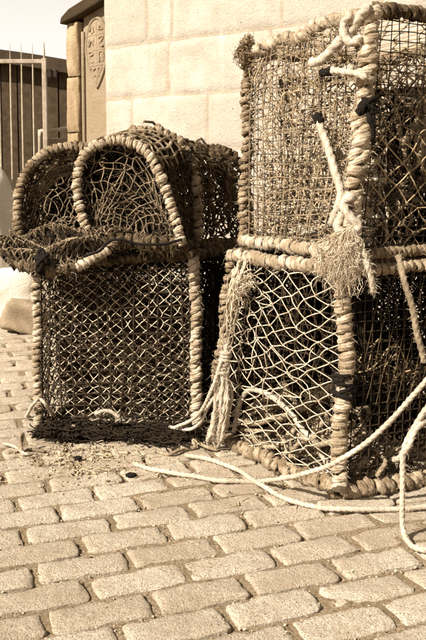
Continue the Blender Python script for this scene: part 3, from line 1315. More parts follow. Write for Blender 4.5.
def domed_left():
    pot = Pot('domed_lobster_pot', 'domed lobster pot at far left, partly hidden behind the front-facing hoop', (-.45, 2.85, .55), GROUP)
    HA = np.array([(-0.626, 2.700, 0.582), (-0.633, 2.710, 0.671), (-0.620, 2.720, 0.755), (-0.589, 2.730, 0.816), (-0.536, 2.730, 0.858), (-0.462, 2.730, 0.877), (-0.390, 2.720, 0.864), (-0.344, 2.710, 0.813), (-0.324, 2.700, 0.720), (-0.322, 2.700, 0.646), (-0.322, 2.700, 0.582)])
    HE = HA + np.array([.13, .38, -.02])
    HM = HA * .5 + HE * .5 + np.array([0, 0, .0])
    pot.edge(spline(HA, 60), ROPE_TAN, .0050, .0080, .0175, 1.2, name='front_hoop', fuzz=260)
    pot.edge(spline(HM, 60), ROPE_OLD, .006, .0095, .022, 1.4, name='middle_hoop', fibre=FIBRE_OLD)
    pot.edge(spline(HE, 60), ROPE_OLD, .006, .0095, .022, 1.4, name='rear_hoop', fibre=FIBRE_OLD)
    P = loft([HA, HM, HE])
    n = MB()
    diamond_net(n, P, 20, 36, .0034, .3, True, amp=.003)
    diamond_net(n, loft([HA, HM, HE], .08), 30, 52, .0026, .4, False, amp=.006)
    hh = MB()
    n.fuzz(hh, 4000, .014, .0006)
    o = pot.part('cover_net', n, TWINE_DUN)
    tag(hh.build('loose_fibres', FIBRE_DARK, o), kind='stuff')
    n = MB()
    for k in range(6):
        v = .30 + k * .055
        u = np.linspace(.02, .98, 26)
        laid_rope(n, P(u, v + wob1(26, .01, 2)) + wob(26, .002, 3), .0058, 60)
    o = n.build('lashing', ROPE_TAN)
    adopt(pot.root, o)
    # rear end lining: pale cords at the top, dark below
    n = MB()
    fe = face_patch(HM * .35 + HA * .65, (0, .01, 0), .01, 8)
    for k in range(7):
        v = .70 + .042 * k
        u = np.linspace(.08, .92, 40)
        laid_rope(n, fe(u, np.full(40, v)) + wob(40, .003, 4), .0062, 90)
    o = n.build('end_cords', ROPE_TAN)
    adopt(pot.root, o)
    n = MB()
    diamond_net(n, face_patch(HA, (.0, .05, -.02), .02, 9), 32, 18, .0019, .35, True, amp=.003)
    hh = MB()
    n.fuzz(hh, 2400, .013, .0006)
    o = pot.part('face_net', n, TWINE_MID)
    tag(hh.build('loose_fibres', FIBRE_DARK, o), kind='stuff')
    n = MB()
    for k in range(3):
        diamond_net(n, crumple((-.40, 2.95, .70), (.36, .24, .26), .5, 90 + k), 26, 26, .0026, .3, False)
    diamond_net(n, face_patch(HE, (0, .0, 0), .02, 10), 46, 30, .0034, .3, False)
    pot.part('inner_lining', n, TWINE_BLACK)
    # base lip hanging over the box pot, edged with whipped rope
    lip = np.array([(-0.655, 2.620, 0.544), (-0.616, 2.560, 0.525), (-0.554, 2.500, 0.511), (-0.475, 2.460, 0.503), (-0.400, 2.440, 0.515), (-0.339, 2.460, 0.548), (-0.281, 2.500, 0.583)])
    up = np.array([(-0.671, 2.740, 0.585), (-0.625, 2.700, 0.588), (-0.562, 2.660, 0.598), (-0.491, 2.620, 0.607), (-0.416, 2.580, 0.616), (-0.350, 2.550, 0.612), (-0.282, 2.540, 0.601)])
    pot.edge(spline(lip[:5], 40), ROPE_OLD, .005, .0088, .020, 1.6, name='base_rim', fuzz=200, fl=.014)
    pot.edge(spline(lip[4:], 40), ROPE_PALE, .0045, .0080, .0175, 1.0, name='base_rim', fuzz=120)
    LP = spline(lip, 49)
    UP = spline(up, 49)
    ks = [(rng.normal(size=2) * 8, rng.uniform(0, 6.3), rng.normal(size=3)) for _ in range(8)]

    def SP(u, v):
        u, v = np.broadcast_arrays(np.asarray(u, float), np.asarray(v, float))
        k = np.clip(u, 0, 1) * 48
        i = np.minimum(k.astype(int), 47)
        f = (k - i)[..., None]
        p = (LP[i] * (1 - f) + LP[i + 1] * f) * (1 - v[..., None]) + (UP[i] * (1 - f) + UP[i + 1] * f) * v[..., None]
        e = np.clip(8 * v * (1 - v), 0, 1)
        p = p + e[..., None] * np.array([0, -.01, .018])
        for kk, ff, dr in ks:
            p = p + (e * .006 * np.sin(u * kk[0] + v * kk[1] + ff))[..., None] * dr
        return p
    n = MB()
    diamond_net(n, SP, 40, 12, .0021, .30, True, amp=.002)
    S = []
    for k in range(16):
        u = rng.uniform(0, .95)
        v = rng.uniform(0, .7)
        t = np.linspace(0, 1, 8)
        S.append(SP(np.clip(u + t * rng.uniform(.05, .18), 0, 1), np.clip(v + t * rng.uniform(.15, .5), 0, 1)) + wob(8, .004, 1) + np.array([0, -.003, .004]))
    n.strands(np.array(S), .0011)
    pot.part('lip_net', n, TWINE_MID)
    n = MB()
    diamond_net(n, lambda u, v: SP(u, v) + np.array([0, .0, -.006]), 60, 20, .0016, .4, True, amp=.004)
    hh = MB()
    n.fuzz(hh, 2600, .012, .0006)
    o = pot.part('lip_under_net', n, TWINE_DUN)
    tag(hh.build('loose_fibres', FIBRE_DARK, o), kind='stuff')
    n = MB()
    for k in range(3):
        diamond_net(n, lambda u, v, k=k: SP(u, v) + np.array([0, .006, -.012 - .006 * k]), 44, 14, .0034, .4, False, amp=.005)
    pot.part('lip_lining', n, TWINE_BLACK)
    # dark rag tied at the corner
    n = MB()
    g = np.linspace(0, 1, 14)
    for k in range(9):
        p = spline([(-0.509, 2.460, 0.560), (-0.495, 2.430, 0.536), (-0.506, 2.440, 0.515), (-0.498, 2.460, 0.492)], 14) + wob(14, .010, 1.8)
        n.tube(p, .005 * (1 - .5 * g) + .0015 + wob1(14, .0012, 3), 7)
    o = n.build('dark_rag', TAPE)
    tag(o, 'black rag knotted on the left rim above the box pot corner', 'rag')
    # loop of black line between the lip and the hoop
    n = MB()
    laid_rope(n, [(-0.374, 2.420, 0.546), (-0.326, 2.410, 0.570), (-0.292, 2.420, 0.598), (-0.240, 2.420, 0.596), (-0.154, 2.430, 0.580), (-0.090, 2.440, 0.597)], .0045, w=.003)
    tag(n.build('black_line', TAPE), 'black cord slung below the front hoop of the domed pot', 'cord')


domed_left()


# ------------------------------------------------------------------ right lower pot
def right_lower():
    pot = Pot('box_lobster_pot', 'box lobster pot at lower right with torn pale netting over its left side', (.36, 2.3, 0), GROUP)
    N_, L, B_, R_ = (.309, 1.985, .02), (.006, 2.43, .02), (.42, 2.64, .02), (.72, 2.15, .02)
    n_, l, b_, r_ = (.318, 2.0, .560), (.052, 2.36, .562), (.46, 2.58, .565), (.73, 2.19, .56)
    pot.edge(seg(N_, n_, 12, .004), ROPE_PALE, .0065, .0102, .0215, .9, fuzz=300)
    pot.edge(seg(L, l, 12, .007), ROPE_TAN, .004, .0075, .0190, 1.5, fuzz=220)
    pot.edge(seg(B_, b_, 8, .004), ROPE_OLD, fibre=FIBRE_OLD)
    pot.edge(seg(R_, r_, 8, .004), ROPE_TAN, fibre=FIBRE_OLD)
    pot.edge(seg(l, n_, 12, .004), ROPE_PALE, .0055, .0100, .0225, 1.3, name='roped_rail', fuzz=260)
    pot.edge(seg(n_, r_, 12, .004), ROPE_TAN, .005, .0085, .021, name='roped_rail')
    pot.edge(seg(l, b_, 10, .004), ROPE_OLD, name='roped_rail', fibre=FIBRE_OLD)
    pot.edge(seg(b_, r_, 10, .004), ROPE_OLD, name='roped_rail', fibre=FIBRE_OLD)
    pot.edge(seg(L, N_, 12, .010), ROPE_TAN, .007, .0105, .046, 1.9, starts=2, name='roped_rail', fuzz=300)
    pot.edge(seg(N_, R_, 12, .008), ROPE_TAN, .008, .0112, .050, 1.9, starts=2, name='roped_rail', fuzz=240)
    pot.edge(seg(L, B_, 8, .004), ROPE_OLD, name='roped_rail', fibre=FIBRE_OLD)
    # black band round the near post
    b = MB()
    for k in range(16):
        z0 = rnd(.255, .315)
        a0 = rnd(0, 6.3)
        q = [(.3148 + (.023 + rnd(-.002, .004)) * math.cos(a0 + w), 1.991 + (.023 + rnd(-.002, .004)) * math.sin(a0 + w), z0 + .012 * math.sin(w * .7 + k) + rnd(-.004, .004)) for w in np.linspace(0, rnd(2.5, 6), 9)]
        b.tube(spline(q, 40), rnd(.0025, .0055), 7)
    pot.part('black_binding', b, TAPE)
    # left face: loose pale net over a dark grid
    F = quad_patch(L, N_, n_, l, (-.012, -.012, -.01), .010, 4)
    m = MB()
    diamond_net(m, F, 12, 28, .0016, .20, True, amp=.0015, drop=.0)
    S = []
    for k in range(16):
        u = rng.uniform(.05, .7)
        v = rng.uniform(.2, .85)
        t = np.linspace(0, 1, 12)
        S.append(F(np.clip(u + t * rng.uniform(-.15, .3), 0, 1), np.clip(v + t * rng.uniform(-.3, .25), 0, 1)) + wob(12, .012, 1.3) + np.array([-.006, -.006, 0]))
    m.strands(np.array(S), .0015)
    pot.part('torn_net', m, TWINE_PALE)
    F2 = quad_patch(np.add(L, (.012, .012, 0)), np.add(N_, (0.0, .014, 0)), np.add(n_, (0.0, .014, 0)), np.add(l, (.012, .012, 0)), (0, 0, 0), .005, 5)
    m = MB()
    square_net(m, F2, 13, 14, .0018, .15)
    pot.part('side_wire_mesh', m, WIRE)
    m = MB()
    diamond_net(m, quad_patch(np.add(L, (.05, .05, 0)), np.add(N_, (0.0, .07, 0)), np.add(n_, (0.0, .07, 0)), np.add(l, (.05, .05, 0)), (.03, .03, 0), .02, 6), 12, 14, .0015, .2)
    pot.part('inner_net', m, TWINE_BROWN)
    # right face
    G = quad_patch(N_, R_, r_, n_, (.004, -.008, 0), .006, 7)
    m = MB()
    square_net(m, G, 18, 21, .0019, .12)
    pot.part('front_wire_mesh', m, WIRE)
    m = MB()
    diamond_net(m, quad_patch(np.add(N_, (0.005, .03, 0)), np.add(R_, (0, .03, 0)), np.add(r_, (0, .03, 0)), np.add(n_, (0.005, .03, 0)), (0, .02, 0), .016, 8), 24, 22, .0013, .25)
    pot.part('front_inner_net', m, TWINE_BLACK)
    S = []
    for k in range(9):
        u = .04 + k * .075
        t = np.linspace(0, 1, 14)
        S.append(G(np.clip(u + .20 * (t - .0) + .0 * t, 0, 1), np.clip(.38 + .60 * t, 0, 1)) + np.array([0, -.005, 0]) + wob(14, .002, 1))
    m = MB()
    m.strands(np.array(S), .0008)
    pot.part('slack_lines', m, TWINE_BROWN)
    m = MB()
    for k in range(4):
        o = .012 * k
        diamond_net(m, quad_patch(np.add(L, (o, -o, 0)), np.add(B_, (o, -o, 0)), np.add(b_, (o, -o, 0)), np.add(l, (o, -o, 0)), (0, 0, 0), .01, 12 + k), 34, 44, .0030, .3, False)
        diamond_net(m, quad_patch(np.add(B_, (-o, -o, 0)), np.add(R_, (-o, -o, 0)), np.add(r_, (-o, -o, 0)), np.add(b_, (-o, -o, 0)), (0, 0, 0), .01, 22 + k), 34, 44, .0030, .3, False)
    pot.part('back_net', m, TWINE_BLACK)  # black layers closing the back, added to darken the inside
    m = MB()
    for k in range(3):
        diamond_net(m, quad_patch(np.add(l, (0, 0, -.012 * k)), np.add(n_, (0, 0, -.012 * k)), np.add(r_, (0, 0, -.012 * k)), np.add(b_, (0, 0, -.012 * k)), (0, 0, -.01), .01, 32 + k), 30, 34, .0030, .3, False)
    pot.part('top_net', m, TWINE_BLACK)
    m = MB()
    for k in range(5):
        diamond_net(m, crumple((.40, 2.36, .32), (.34, .30, .42), .5, 110 + k), 30, 34, .0026, .3, False)  # crumpled fill whose black colour stands for the interior shade
    tag(m.build('dark_fill_netting', TWINE_BLACK), 'black netting added inside the lower right box pot to darken its interior', 'netting')
    m = MB()
    diamond_net(m, crumple((.50, 2.24, .27), (.22, .08, .24), .4, 130), 18, 22, .0020, .3, False)
    tag(m.build('pale_netting', TWINE_TAN), 'tan net scrap behind the right face of the lower right pot', 'netting')
    # coils of rope lying in the bottom
    m = MB()
    for k in range(34):
        s, t = rng.uniform(.12, .9), .06 + .4 * rng.uniform() ** 1.5
        cx, cy, cz = .006 + .303 * s + .41 * t, 2.43 - .445 * s + .20 * t, .035 + .13 * rng.uniform() ** 1.3
        L2 = rng.uniform(.06, .14)
        ph = rng.uniform(0, 6.3)
        dx, dy = .56, -.83
        pts = []
        for w in np.linspace(0, rng.uniform(2.5, 5.8), 10):
            e, f = L2 * math.cos(ph + w), .05 * math.sin(ph + w)
            pts.append((cx + dx * e * .7 - dy * f * .7, cy + dy * e * .7 + dx * f * .7, max(.03, cz + .03 * math.sin(1.3 * w + ph) + rng.normal() * .004)))
        laid_rope(m, pts, rnd(.0055, .0085), w=.002)
    h = MB()
    m.fuzz(h, 1500, .010)
    o = m.build('rope_coil', LAID_TAN)
    tag(o, 'loose tan rope coil lying in the bottom of the lower right pot', 'rope')
    tag(h.build('loose_fibres', FIBRE, o), kind='stuff')
    m = MB()
    laid_rope(m, [(.06, 2.36, .05), (.085, 2.31, .17), (.13, 2.25, .20), (.20, 2.17, .165), (.27, 2.09, .09), (.30, 2.06, .04)], .0075, w=.003)
    tag(m.build('rope_offcut', LAID_PALE), 'pale rope arching inside the left side of the lower right pot', 'rope')
    m = MB()
    m.tube(seg((.19, 2.30, .10), (.33, 2.06, .27), 12, .005), .020 * (1 + wob1(12, .1, 2)), 9)
    tag(m.build('dark_stick', CORE), 'dark stick leaning behind the torn net of the lower right pot', 'stick')


right_lower()


# ------------------------------------------------------------------ right upper pot
def right_upper():
    pot = Pot('box_lobster_pot', 'tall box lobster pot at upper right, sunlit square mesh and bulky pale ropes', (.42, 2.32, .59), GROUP)
    N_, L, B_, R_ = (.330, 2.005, .598), (.088, 2.41, .598), (.50, 2.64, .598), (.74, 2.20, .60)
    n_, l, b_, r_ = (.378, 2.02, 1.178), (.100, 2.455, 1.135), (.52, 2.68, 1.14), (.79, 2.22, 1.175)
    pot.edge(seg(L, l, 14, .006), ROPE_TAN, .005, .0080, .0195, 1.4, fuzz=320, fl=.013)
    pot.edge(seg(N_, n_, 14, .008), ROPE_PALE, .0085, .0108, .0480, 1.8, starts=2, fuzz=420, fl=.014)
    pot.edge(seg(B_, b_, 8, .004), ROPE_TAN)
    pot.edge(seg(R_, r_, 8, .004), ROPE_TAN)
    pot.edge(seg(l, n_, 14, .006), ROPE_PALE, .006, .0092, .0420, 1.7, name='roped_rail', fuzz=600, fl=.018, starts=2)
    pot.edge(seg(L, N_, 14, .003), ROPE_PALE, .0055, .0092, .0185, 1.2, name='roped_rail', fuzz=320)
    pot.edge(seg(N_, R_, 12, .003), ROPE_TAN, .0045, .0075, .0170, 1.0, name='roped_rail')
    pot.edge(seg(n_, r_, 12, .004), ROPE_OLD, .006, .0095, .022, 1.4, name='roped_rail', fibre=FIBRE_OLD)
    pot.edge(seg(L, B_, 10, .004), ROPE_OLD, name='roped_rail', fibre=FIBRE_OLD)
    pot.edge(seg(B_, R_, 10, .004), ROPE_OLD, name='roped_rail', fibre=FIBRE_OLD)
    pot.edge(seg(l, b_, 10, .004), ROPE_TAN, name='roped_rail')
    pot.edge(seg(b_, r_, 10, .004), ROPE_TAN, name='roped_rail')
    F = quad_patch(L, N_, n_, l, (-.006, -.006, 0), .008, 14)
    m = MB()
    square_net(m, F, 16, 18, .0016, .38)
    pot.part('side_mesh', m, TWINE_MID)
    m = MB()
    F1 = lambda u, v: F(u, v) + np.array([.010, .010, .004])
    square_net(m, F1, 16, 18, .0012, .38)
    pot.part('side_wire', m, WIRE)
    m = MB()
    F3 = quad_patch(np.add(L, (.016, .016, 0)), np.add(N_, (.004, .018, 0)), np.add(n_, (.004, .018, -.02)), np.add(l, (.016, .016, -.02)), (.02, .02, -.01), .02, 19)
    diamond_net(m, F3, 15, 32, .0016, .3, True, amp=.003)
    pot.part('side_net', m, TWINE_TAN)
    m = MB()
    diamond_net(m, quad_patch((.22, 2.50, .60), (.50, 2.14, .60), (.54, 2.16, 1.10), (.24, 2.54, 1.02), (.02, .03, 0), .05, 20), 24, 36, .0022, .4, True, amp=.006)
    pot.part('middle_net', m, TWINE_MID)
    # inner sheets of pale net, thicker towards the floor
    m = MB()
    Fi = quad_patch(np.add(L, (.06, .02, 0)), np.add(N_, (.02, .09, 0)), (.345, 2.08, .93), (.15, 2.42, .95), (.02, .03, 0), .03, 15)
    diamond_net(m, Fi, 17, 15, .0019, .35, True, amp=.004)
    Fj = quad_patch((.20, 2.45, .60), (.45, 2.15, .60), (.44, 2.17, .90), (.20, 2.48, .88), (.02, .03, 0), .04, 16)
    diamond_net(m, Fj, 16, 14, .0022, .4, True, amp=.006)
    pot.part('inner_net', m, TWINE_PALE)
    m = MB()
    S = []
    for k in range(110):
        u = rng.uniform(0, .9)
        v = 1 - abs(rng.normal()) * .22
        t = np.linspace(0, 1, 8)
        S.append(F(np.clip(u + t * rng.uniform(-.12, .16), 0, 1), np.clip(v - t * rng.uniform(-.05, .22), 0, 1)) + wob(8, .012, 1) + np.array([.004, .004, 0]))
    m.strands(np.array(S), .0015)
    h = MB()
    m.fuzz(h, 700, .016)
    o = pot.part('ragged_top_lines', m, TWINE_TAN, 'stuff')
    tag(h.build('loose_fibres', FIBRE, o), kind='stuff')
    # right face: square wires above, diamond net below
    G = quad_patch(N_, R_, r_, n_, (.004, -.006, 0), .006, 17)
    m = MB()
    square_net(m, G, 17, 24, .0014, .22)
    pot.part('front_wire_mesh', m, WIRE)
    m = MB()
    diamond_net(m, quad_patch(N_, R_, np.add(R_, (.03, .005, .46)), np.add(N_, (.03, .005, .46)), (0, -.012, 0), .012, 18), 15, 15, .0018, .22)
    pot.part('front_net', m, TWINE_TAN)
    m = MB()
    for k in range(2):
        o = .012 * k
        diamond_net(m, quad_patch(np.add(B_, (-o, -o, 0)), np.add(R_, (-o, -o, 0)), np.add(r_, (-o, -o, 0)), np.add(b_, (-o, -o, 0)), (0, 0, 0), .01, 42 + k), 20, 34, .0022, .3)
    pot.part('back_net', m, TWINE_BROWN)
    m = MB()
    diamond_net(m, quad_patch(L, B_, b_, l, (0, 0, 0), .01, 47), 14, 20, .0014, .25)
    pot.part('back_net', m, TWINE_TAN)
    m = MB()
    diamond_net(m, quad_patch(l, n_, r_, b_, (0, 0, -.02), .015, 48), 16, 18, .0017, .3)
    pot.part('top_net', m, TWINE_TAN)
    m = MB()
    for k in range(3):
        diamond_net(m, quad_patch(np.add(L, (0, 0, -.004 - .008 * k)), np.add(N_, (0, 0, -.004 - .008 * k)), np.add(R_, (0, 0, -.004 - .008 * k)), np.add(B_, (0, 0, -.004 - .008 * k)), (0, 0, .0), .006, 52 + k), 26, 30, .0028, .3, False)
    pot.part('floor_net', m, TWINE_BROWN)
    m = MB()
    for k in range(3):
        diamond_net(m, quad_patch((.18 + .03 * k, 2.47, .60), (.50, 2.22 + .03 * k, .60), (.50, 2.24 + .03 * k, .86 - .03 * k), (.19 + .03 * k, 2.49, .83 + .02 * k), (.02, .03, 0), .03, 61 + k), 30, 26, .0026, .35, False)
    tag(m.build('brown_netting', TWINE_BROWN), 'brown net drape standing behind the rope heap in the upper right pot', 'netting')
    # folded pale net heaped on the floor
    m = MB()
    for k in range(5):
        o = .035 * k
        Fk = quad_patch((.12 + o * .8, 2.42 + o * .2, .603), (.34 + o * .6, 2.06 + o * .9, .603), (.36 + o * .6, 2.09 + o * .9, .93 - .035 * k + rnd(-.02, .02)), (.14 + o * .8, 2.43 + o * .3, .84 - .02 * k + rnd(-.03, .03)), (.02, .02, 0), .045, 71 + k)
        diamond_net(m, Fk, 15 + k, 17 + 2 * k, .0021, .38, True, amp=.004)
    h = MB()
    m.fuzz(h, 2500, .008)
    o = m.build('folded_net', TWINE_PALE)
    tag(o, 'folded pale net heaped on the floor of the upper right pot', 'netting')
    tag(h.build('loose_fibres', FIBRE, o), kind='stuff')
    m = MB()
    for k in range(7):
        z = .63 + .032 * k
        q = []
        for w in np.linspace(-.05, 1.02, 9):
            q.append((.115 + .235 * w + .05 + .02 * math.sin(5 * w + k * 1.7), 2.405 - .35 * w + .05 + .03 * math.cos(4 * w + k), max(.615, z + .022 * math.sin(6 * w + 2.1 * k) + rng.normal() * .006)))
        laid_rope(m, q, rnd(.0045, .0075), w=.002)
    h = MB()
    m.fuzz(h, 900, .010)
    o = m.build('rope_bight', LAID_PALE)
    tag(o, 'pale rope looped back and forth through the net in the upper right pot', 'rope')
    tag(h.build('loose_fibres', FIBRE, o), kind='stuff')
    m = MB()
    for k in range(4):
        diamond_net(m, crumple((.56, 2.36, .82), (.24, .24, .40), .45, 140 + k), 20, 24, .0026, .3, False)
    tag(m.build('dark_fill_netting', TWINE_BLACK), 'dark netting slumped in the right half of the upper right pot', 'netting')
    m = MB()
    for k in range(12):
        c = np.array([.52 + .12 * rng.uniform(), 2.18 + .1 * rng.uniform(), .65 + .35 * rng.uniform()])
        laid_rope(m, [c + rng.normal(size=3) * np.array([.05, .04, .07]) for _ in range(4)], rnd(.006, .010))
    tag(m.build('rope_tangle', LAID_TAN), 'tan rope tangle behind the right face of the upper right pot', 'rope')


right_upper()

# ------------------------------------------------------------------ ropes tied to the upper pot
rope_thing('thick_rope', 'thick twisted rope slung from the top rail down to the upper pot mesh', 'rope',
           [(0.360, 1.990, 1.179), (0.344, 2.020, 1.157), (0.334, 2.040, 1.133), (0.319, 2.050, 1.118), (0.304, 2.060, 1.107), (0.285, 2.080, 1.086), (0.266, 2.100, 1.070), (0.244, 2.120, 1.065)], .0125, LAID_PALE, .002, 260)
o = rope_thing('taped_rope_end', 'short rope end with black tape poking across the upper pot mesh', 'rope',
               [(0.354, 1.970, 1.012), (0.334, 1.990, 1.024), (0.306, 2.020, 1.034), (0.282, 2.050, 1.037), (0.268, 2.060, 1.034)], .0085, LAID_PALE, .001, 80)
b = MB()
b.tube(spline([(0.284, 2.047, 1.037), (0.262, 2.067, 1.034)], 6), .0098, 10)
adopt(o, b.build('tape', TAPE))
o = rope_thing('hanging_rope_end', 'bent rope end with dark whipping hanging inside the upper pot mesh', 'rope',
               [(0.263, 2.120, 0.930), (0.278, 2.100, 0.874), (0.294, 2.070, 0.812), (0.308, 2.040, 0.752), (0.302, 2.030, 0.709), (0.292, 2.040, 0.669)], .0105, LAID_PALE, .002, 160)
b = MB()
b.tube(spline([(0.260, 2.120, 0.938), (0.267, 2.117, 0.917)], 6), .0132, 10)
adopt(o, b.build('tape', TAPE))
rope_thing('knotted_rope', 'rope knot drooping beside the lower end of the upper pot corner', 'rope',
           [(0.329, 1.990, 0.739), (0.310, 1.990, 0.720), (0.324, 1.985, 0.692), (0.342, 1.980, 0.668), (0.319, 1.980, 0.645), (0.298, 2.000, 0.662), (0.311, 2.010, 0.695)], .0115, LAID_PALE, .002, 180)
# tarred knot on the near corner of the upper pot
b = MB()
c = np.array((0.357, 1.965, 0.948))
for k in range(12):
    a0 = rnd(0, 6.3)
    q = [c + np.array([rnd(.012, .024) * math.cos(a0 + w), rnd(.008, .016) * math.sin(a0 + w) - .004, rnd(.008, .020) * math.sin(a0 * 2 + w * 1.3)]) for w in np.linspace(0, rnd(2.5, 5), 7)]
    b.tube(spline(q, 30), rnd(.003, .006), 7)
for k in range(4):
    q = np.array([c, np.array((0.364, 1.955, 0.915)), np.array((0.373, 1.962, 0.888)), np.array((0.372, 1.980, 0.870))])
    b.tube(spline(q, 24) + wob(24, .004, 1.5), .0042 * (1 + wob1(24, .2, 3)), 7)
tag(b.build('tarred_knot', TAPE), 'black tarred knot with a dangling end on the upper pot corner post', 'knot')


rope_thing('thick_rope', 'shorter thick rope doubled over the upper end of the slung rope', 'rope',
           [(0.323, 2.020, 1.166), (0.312, 2.040, 1.147), (0.314, 2.035, 1.118), (0.329, 2.020, 1.102), (0.346, 2.000, 1.112)], .0105, LAID_PALE, .002, 200)
# ------------------------------------------------------------------ frayed ends
def fray(name, label, roots, tips, count, r, spread, mat, wave=.012, pts=20, curl=.4):
    b = MB()
    S = []
    rad = []
    for k in range(count):
        a = roots[random.randrange(len(roots))]
        e = tips[random.randrange(len(tips))]
        a = np.array(a) + rng.normal(size=3) * spread * .35
        e = np.array(e) + rng.normal(size=3) * spread
        e = a + (e - a) * rng.uniform(.55, 1.08)
        t = np.linspace(0, 1, pts)[:, None]
        m = (a + e) / 2 + np.array([(e - a)[0] * .35, -.014, .022])
        p = a * (1 - t) ** 2 + 2 * m * t * (1 - t) + e * t ** 2 + wob(pts, wave, 1.6) * t + wob(pts, wave * curl, 4.5) * t
        S.append(p)
        rad.append(r * rng.uniform(.5, 1.5) * (1 - .5 * np.linspace(0, 1, pts)))
    b.strands(np.array(S), np.array(rad))
    return tag(b.build(name, mat), label, 'rope')


tuft_root = [(0.324, 1.955, 0.665), (0.310, 1.950, 0.638), (0.339, 1.955, 0.642), (0.297, 1.955, 0.621)]
tuft_tip = [(0.250, 1.950, 0.553), (0.266, 1.945, 0.530), (0.287, 1.940, 0.522), (0.307, 1.935, 0.532), (0.325, 1.935, 0.522), (0.341, 1.935, 0.546), (0.242, 1.965, 0.580), (0.274, 1.940, 0.564), (0.303, 1.930, 0.570)]
fray('frayed_rope_tuft', 'frayed tuft of pale rope fibres at the joint between the two right pots', tuft_root, tuft_tip, 420, .0006, .009, FIBRE, .013, 18, .5)
fray('yarn_strands', 'thicker unlaid yarns hanging limp through the frayed tuft at the joint', tuft_root, tuft_tip, 80, .0019, .009, TWINE_PALE, .013, 18, .35)
fray('ragged_corner_yarn', 'dark ragged yarn knotted at the top left corner of the upper pot',
     [(0.097, 2.430, 1.152), (0.085, 2.430, 1.135), (0.105, 2.430, 1.129)], [(0.074, 2.420, 1.105), (0.079, 2.420, 1.133), (0.096, 2.420, 1.167), (0.116, 2.420, 1.105), (0.088, 2.420, 1.089), (0.128, 2.420, 1.128)], 160, .0016, .008, FIBRE_OLD)
b = MB()
laid_rope(b, [(0.347, 1.945, 0.615), (0.359, 1.935, 0.578), (0.369, 1.935, 0.546), (0.373, 1.940, 0.517)], .0075, w=.002)
h = MB()
b.fuzz(h, 260, .012)
o = b.build('unlaid_rope_end', LAID_PALE)
tag(o, 'single unravelled rope end dangling right of the frayed tuft', 'rope')
tag(h.build('loose_fibres', FIBRE, o), kind='stuff')

# tassel tied to the left post of the lower right pot
root = thing('rope_tassel', 'bundle of unravelled pale rope strands hanging on the left post, lower right pot', 'rope', (0.009, 2.330, 0.035))
for k, (tx, ty) in enumerate(((207, 440), (211, 444), (214, 442), (218, 446), (222, 438), (225, 428), (213, 434), (219, 441), (209, 446))):
    b = MB()
    q = {0: '', }
    a = np.array((0.044, 2.300, 0.335))
    e = np.array((0.009, 2.330, 0.035)) + np.array([(tx - 216) * .0028, rnd(-.02, .02), (440 - ty) * .0028])
    p1 = a + np.array([-.012 + rnd(-.004, .004), -.02, -.075])
    p2 = (a + e) / 2 + np.array([rnd(-.018, .018), -.025 + rnd(-.01, .01), -.03])
    laid_rope(b, [a, p1, p2, e], .0055, twist=.4, w=.003)
    adopt(root, b.build('strand', LAID_PALE))
b = MB()
coil(b, MB(), seg((0.036, 2.285, 0.299), (0.025, 2.285, 0.243), 6, 0), .010, .005, .010, 1.0)
adopt(root, b.build('binding', LAID_PALE))
h = MB()
bb = MB()
laid_rope(bb, [(0.036, 2.280, 0.320), (0.019, 2.280, 0.222), (0.008, 2.320, 0.039)], .012)
bb.fuzz(h, 500, .02)
tag(h.build('loose_fibres', FIBRE), kind='stuff')
adopt(root, bpy.data.objects[bpy.data.objects[-1].name] if False else [o for o in COL.objects if o.name.startswith('loose_fibres') and o.parent is None][-1])

fray('ragged_netting_end', 'ragged pale yarn hanging down the left post from the top, lower right pot',
     [(0.073, 2.270, 0.551), (0.057, 2.280, 0.528), (0.089, 2.260, 0.552)], [(0.041, 2.280, 0.384), (0.050, 2.280, 0.345), (0.062, 2.260, 0.448), (0.036, 2.280, 0.320)], 60, .0022, .007, TWINE_PALE, .010)
fray('ragged_netting_scrap', 'tattered scrap of pale net yarn beside the post top, lower right pot',
     [(0.063, 2.270, 0.491), (0.052, 2.280, 0.467)], [(0.105, 2.250, 0.515), (0.116, 2.250, 0.493), (0.089, 2.250, 0.472), (0.073, 2.260, 0.454)], 120, .0012, .007, FIBRE, .012)

# line running from the tassel to the ground at the left pot
rope_thing('thin_line', 'thin pale line running from the tassel down to the left pot corner', 'rope',
           [(0.025, 2.270, 0.275), (-0.003, 2.280, 0.199), (-0.028, 2.300, 0.137), (-0.067, 2.380, 0.075), (-0.109, 2.420, 0.045)], .0052, LAID_PALE, .002, 60)
rope_thing('thin_line', 'lower pale line lying over the foot of the left pot right post', 'rope',
           [(0.003, 2.300, 0.171), (-0.026, 2.330, 0.105), (-0.055, 2.380, 0.055), (-0.091, 2.420, 0.036), (-0.128, 2.440, 0.042)], .0050, LAID_PALE, .002, 40)

# ------------------------------------------------------------------ long ropes on the ground
rope_thing('mooring_rope', 'long pale rope sweeping from the right edge across the pot to the setts', 'rope',
           [(0.533, 1.860, 0.392), (0.461, 1.860, 0.303), (0.376, 1.870, 0.203), (0.293, 1.890, 0.132), (0.214, 1.940, 0.081), (0.130, 2.076, 0.012), (0.031, 2.081, 0.010), (-0.039, 2.109, 0.010), (-0.099, 2.134, 0.010), (-0.162, 2.167, 0.010), (-0.213, 2.205, 0.010)], .0063, None, .001, 200)
rope_thing('ground_rope', 'pale rope lying along the setts past the base of the lower right pot', 'rope',
           [(-0.075, 2.277, 0.010), (-0.022, 2.245, 0.010), (0.051, 2.177, 0.012), (0.112, 2.031, 0.024), (0.172, 1.970, 0.010), (0.245, 1.915, 0.010), (0.320, 1.901, 0.010), (0.402, 1.903, 0.010), (0.481, 1.909, 0.010), (0.563, 1.933, 0.010)], .0063, None, .001, 200)
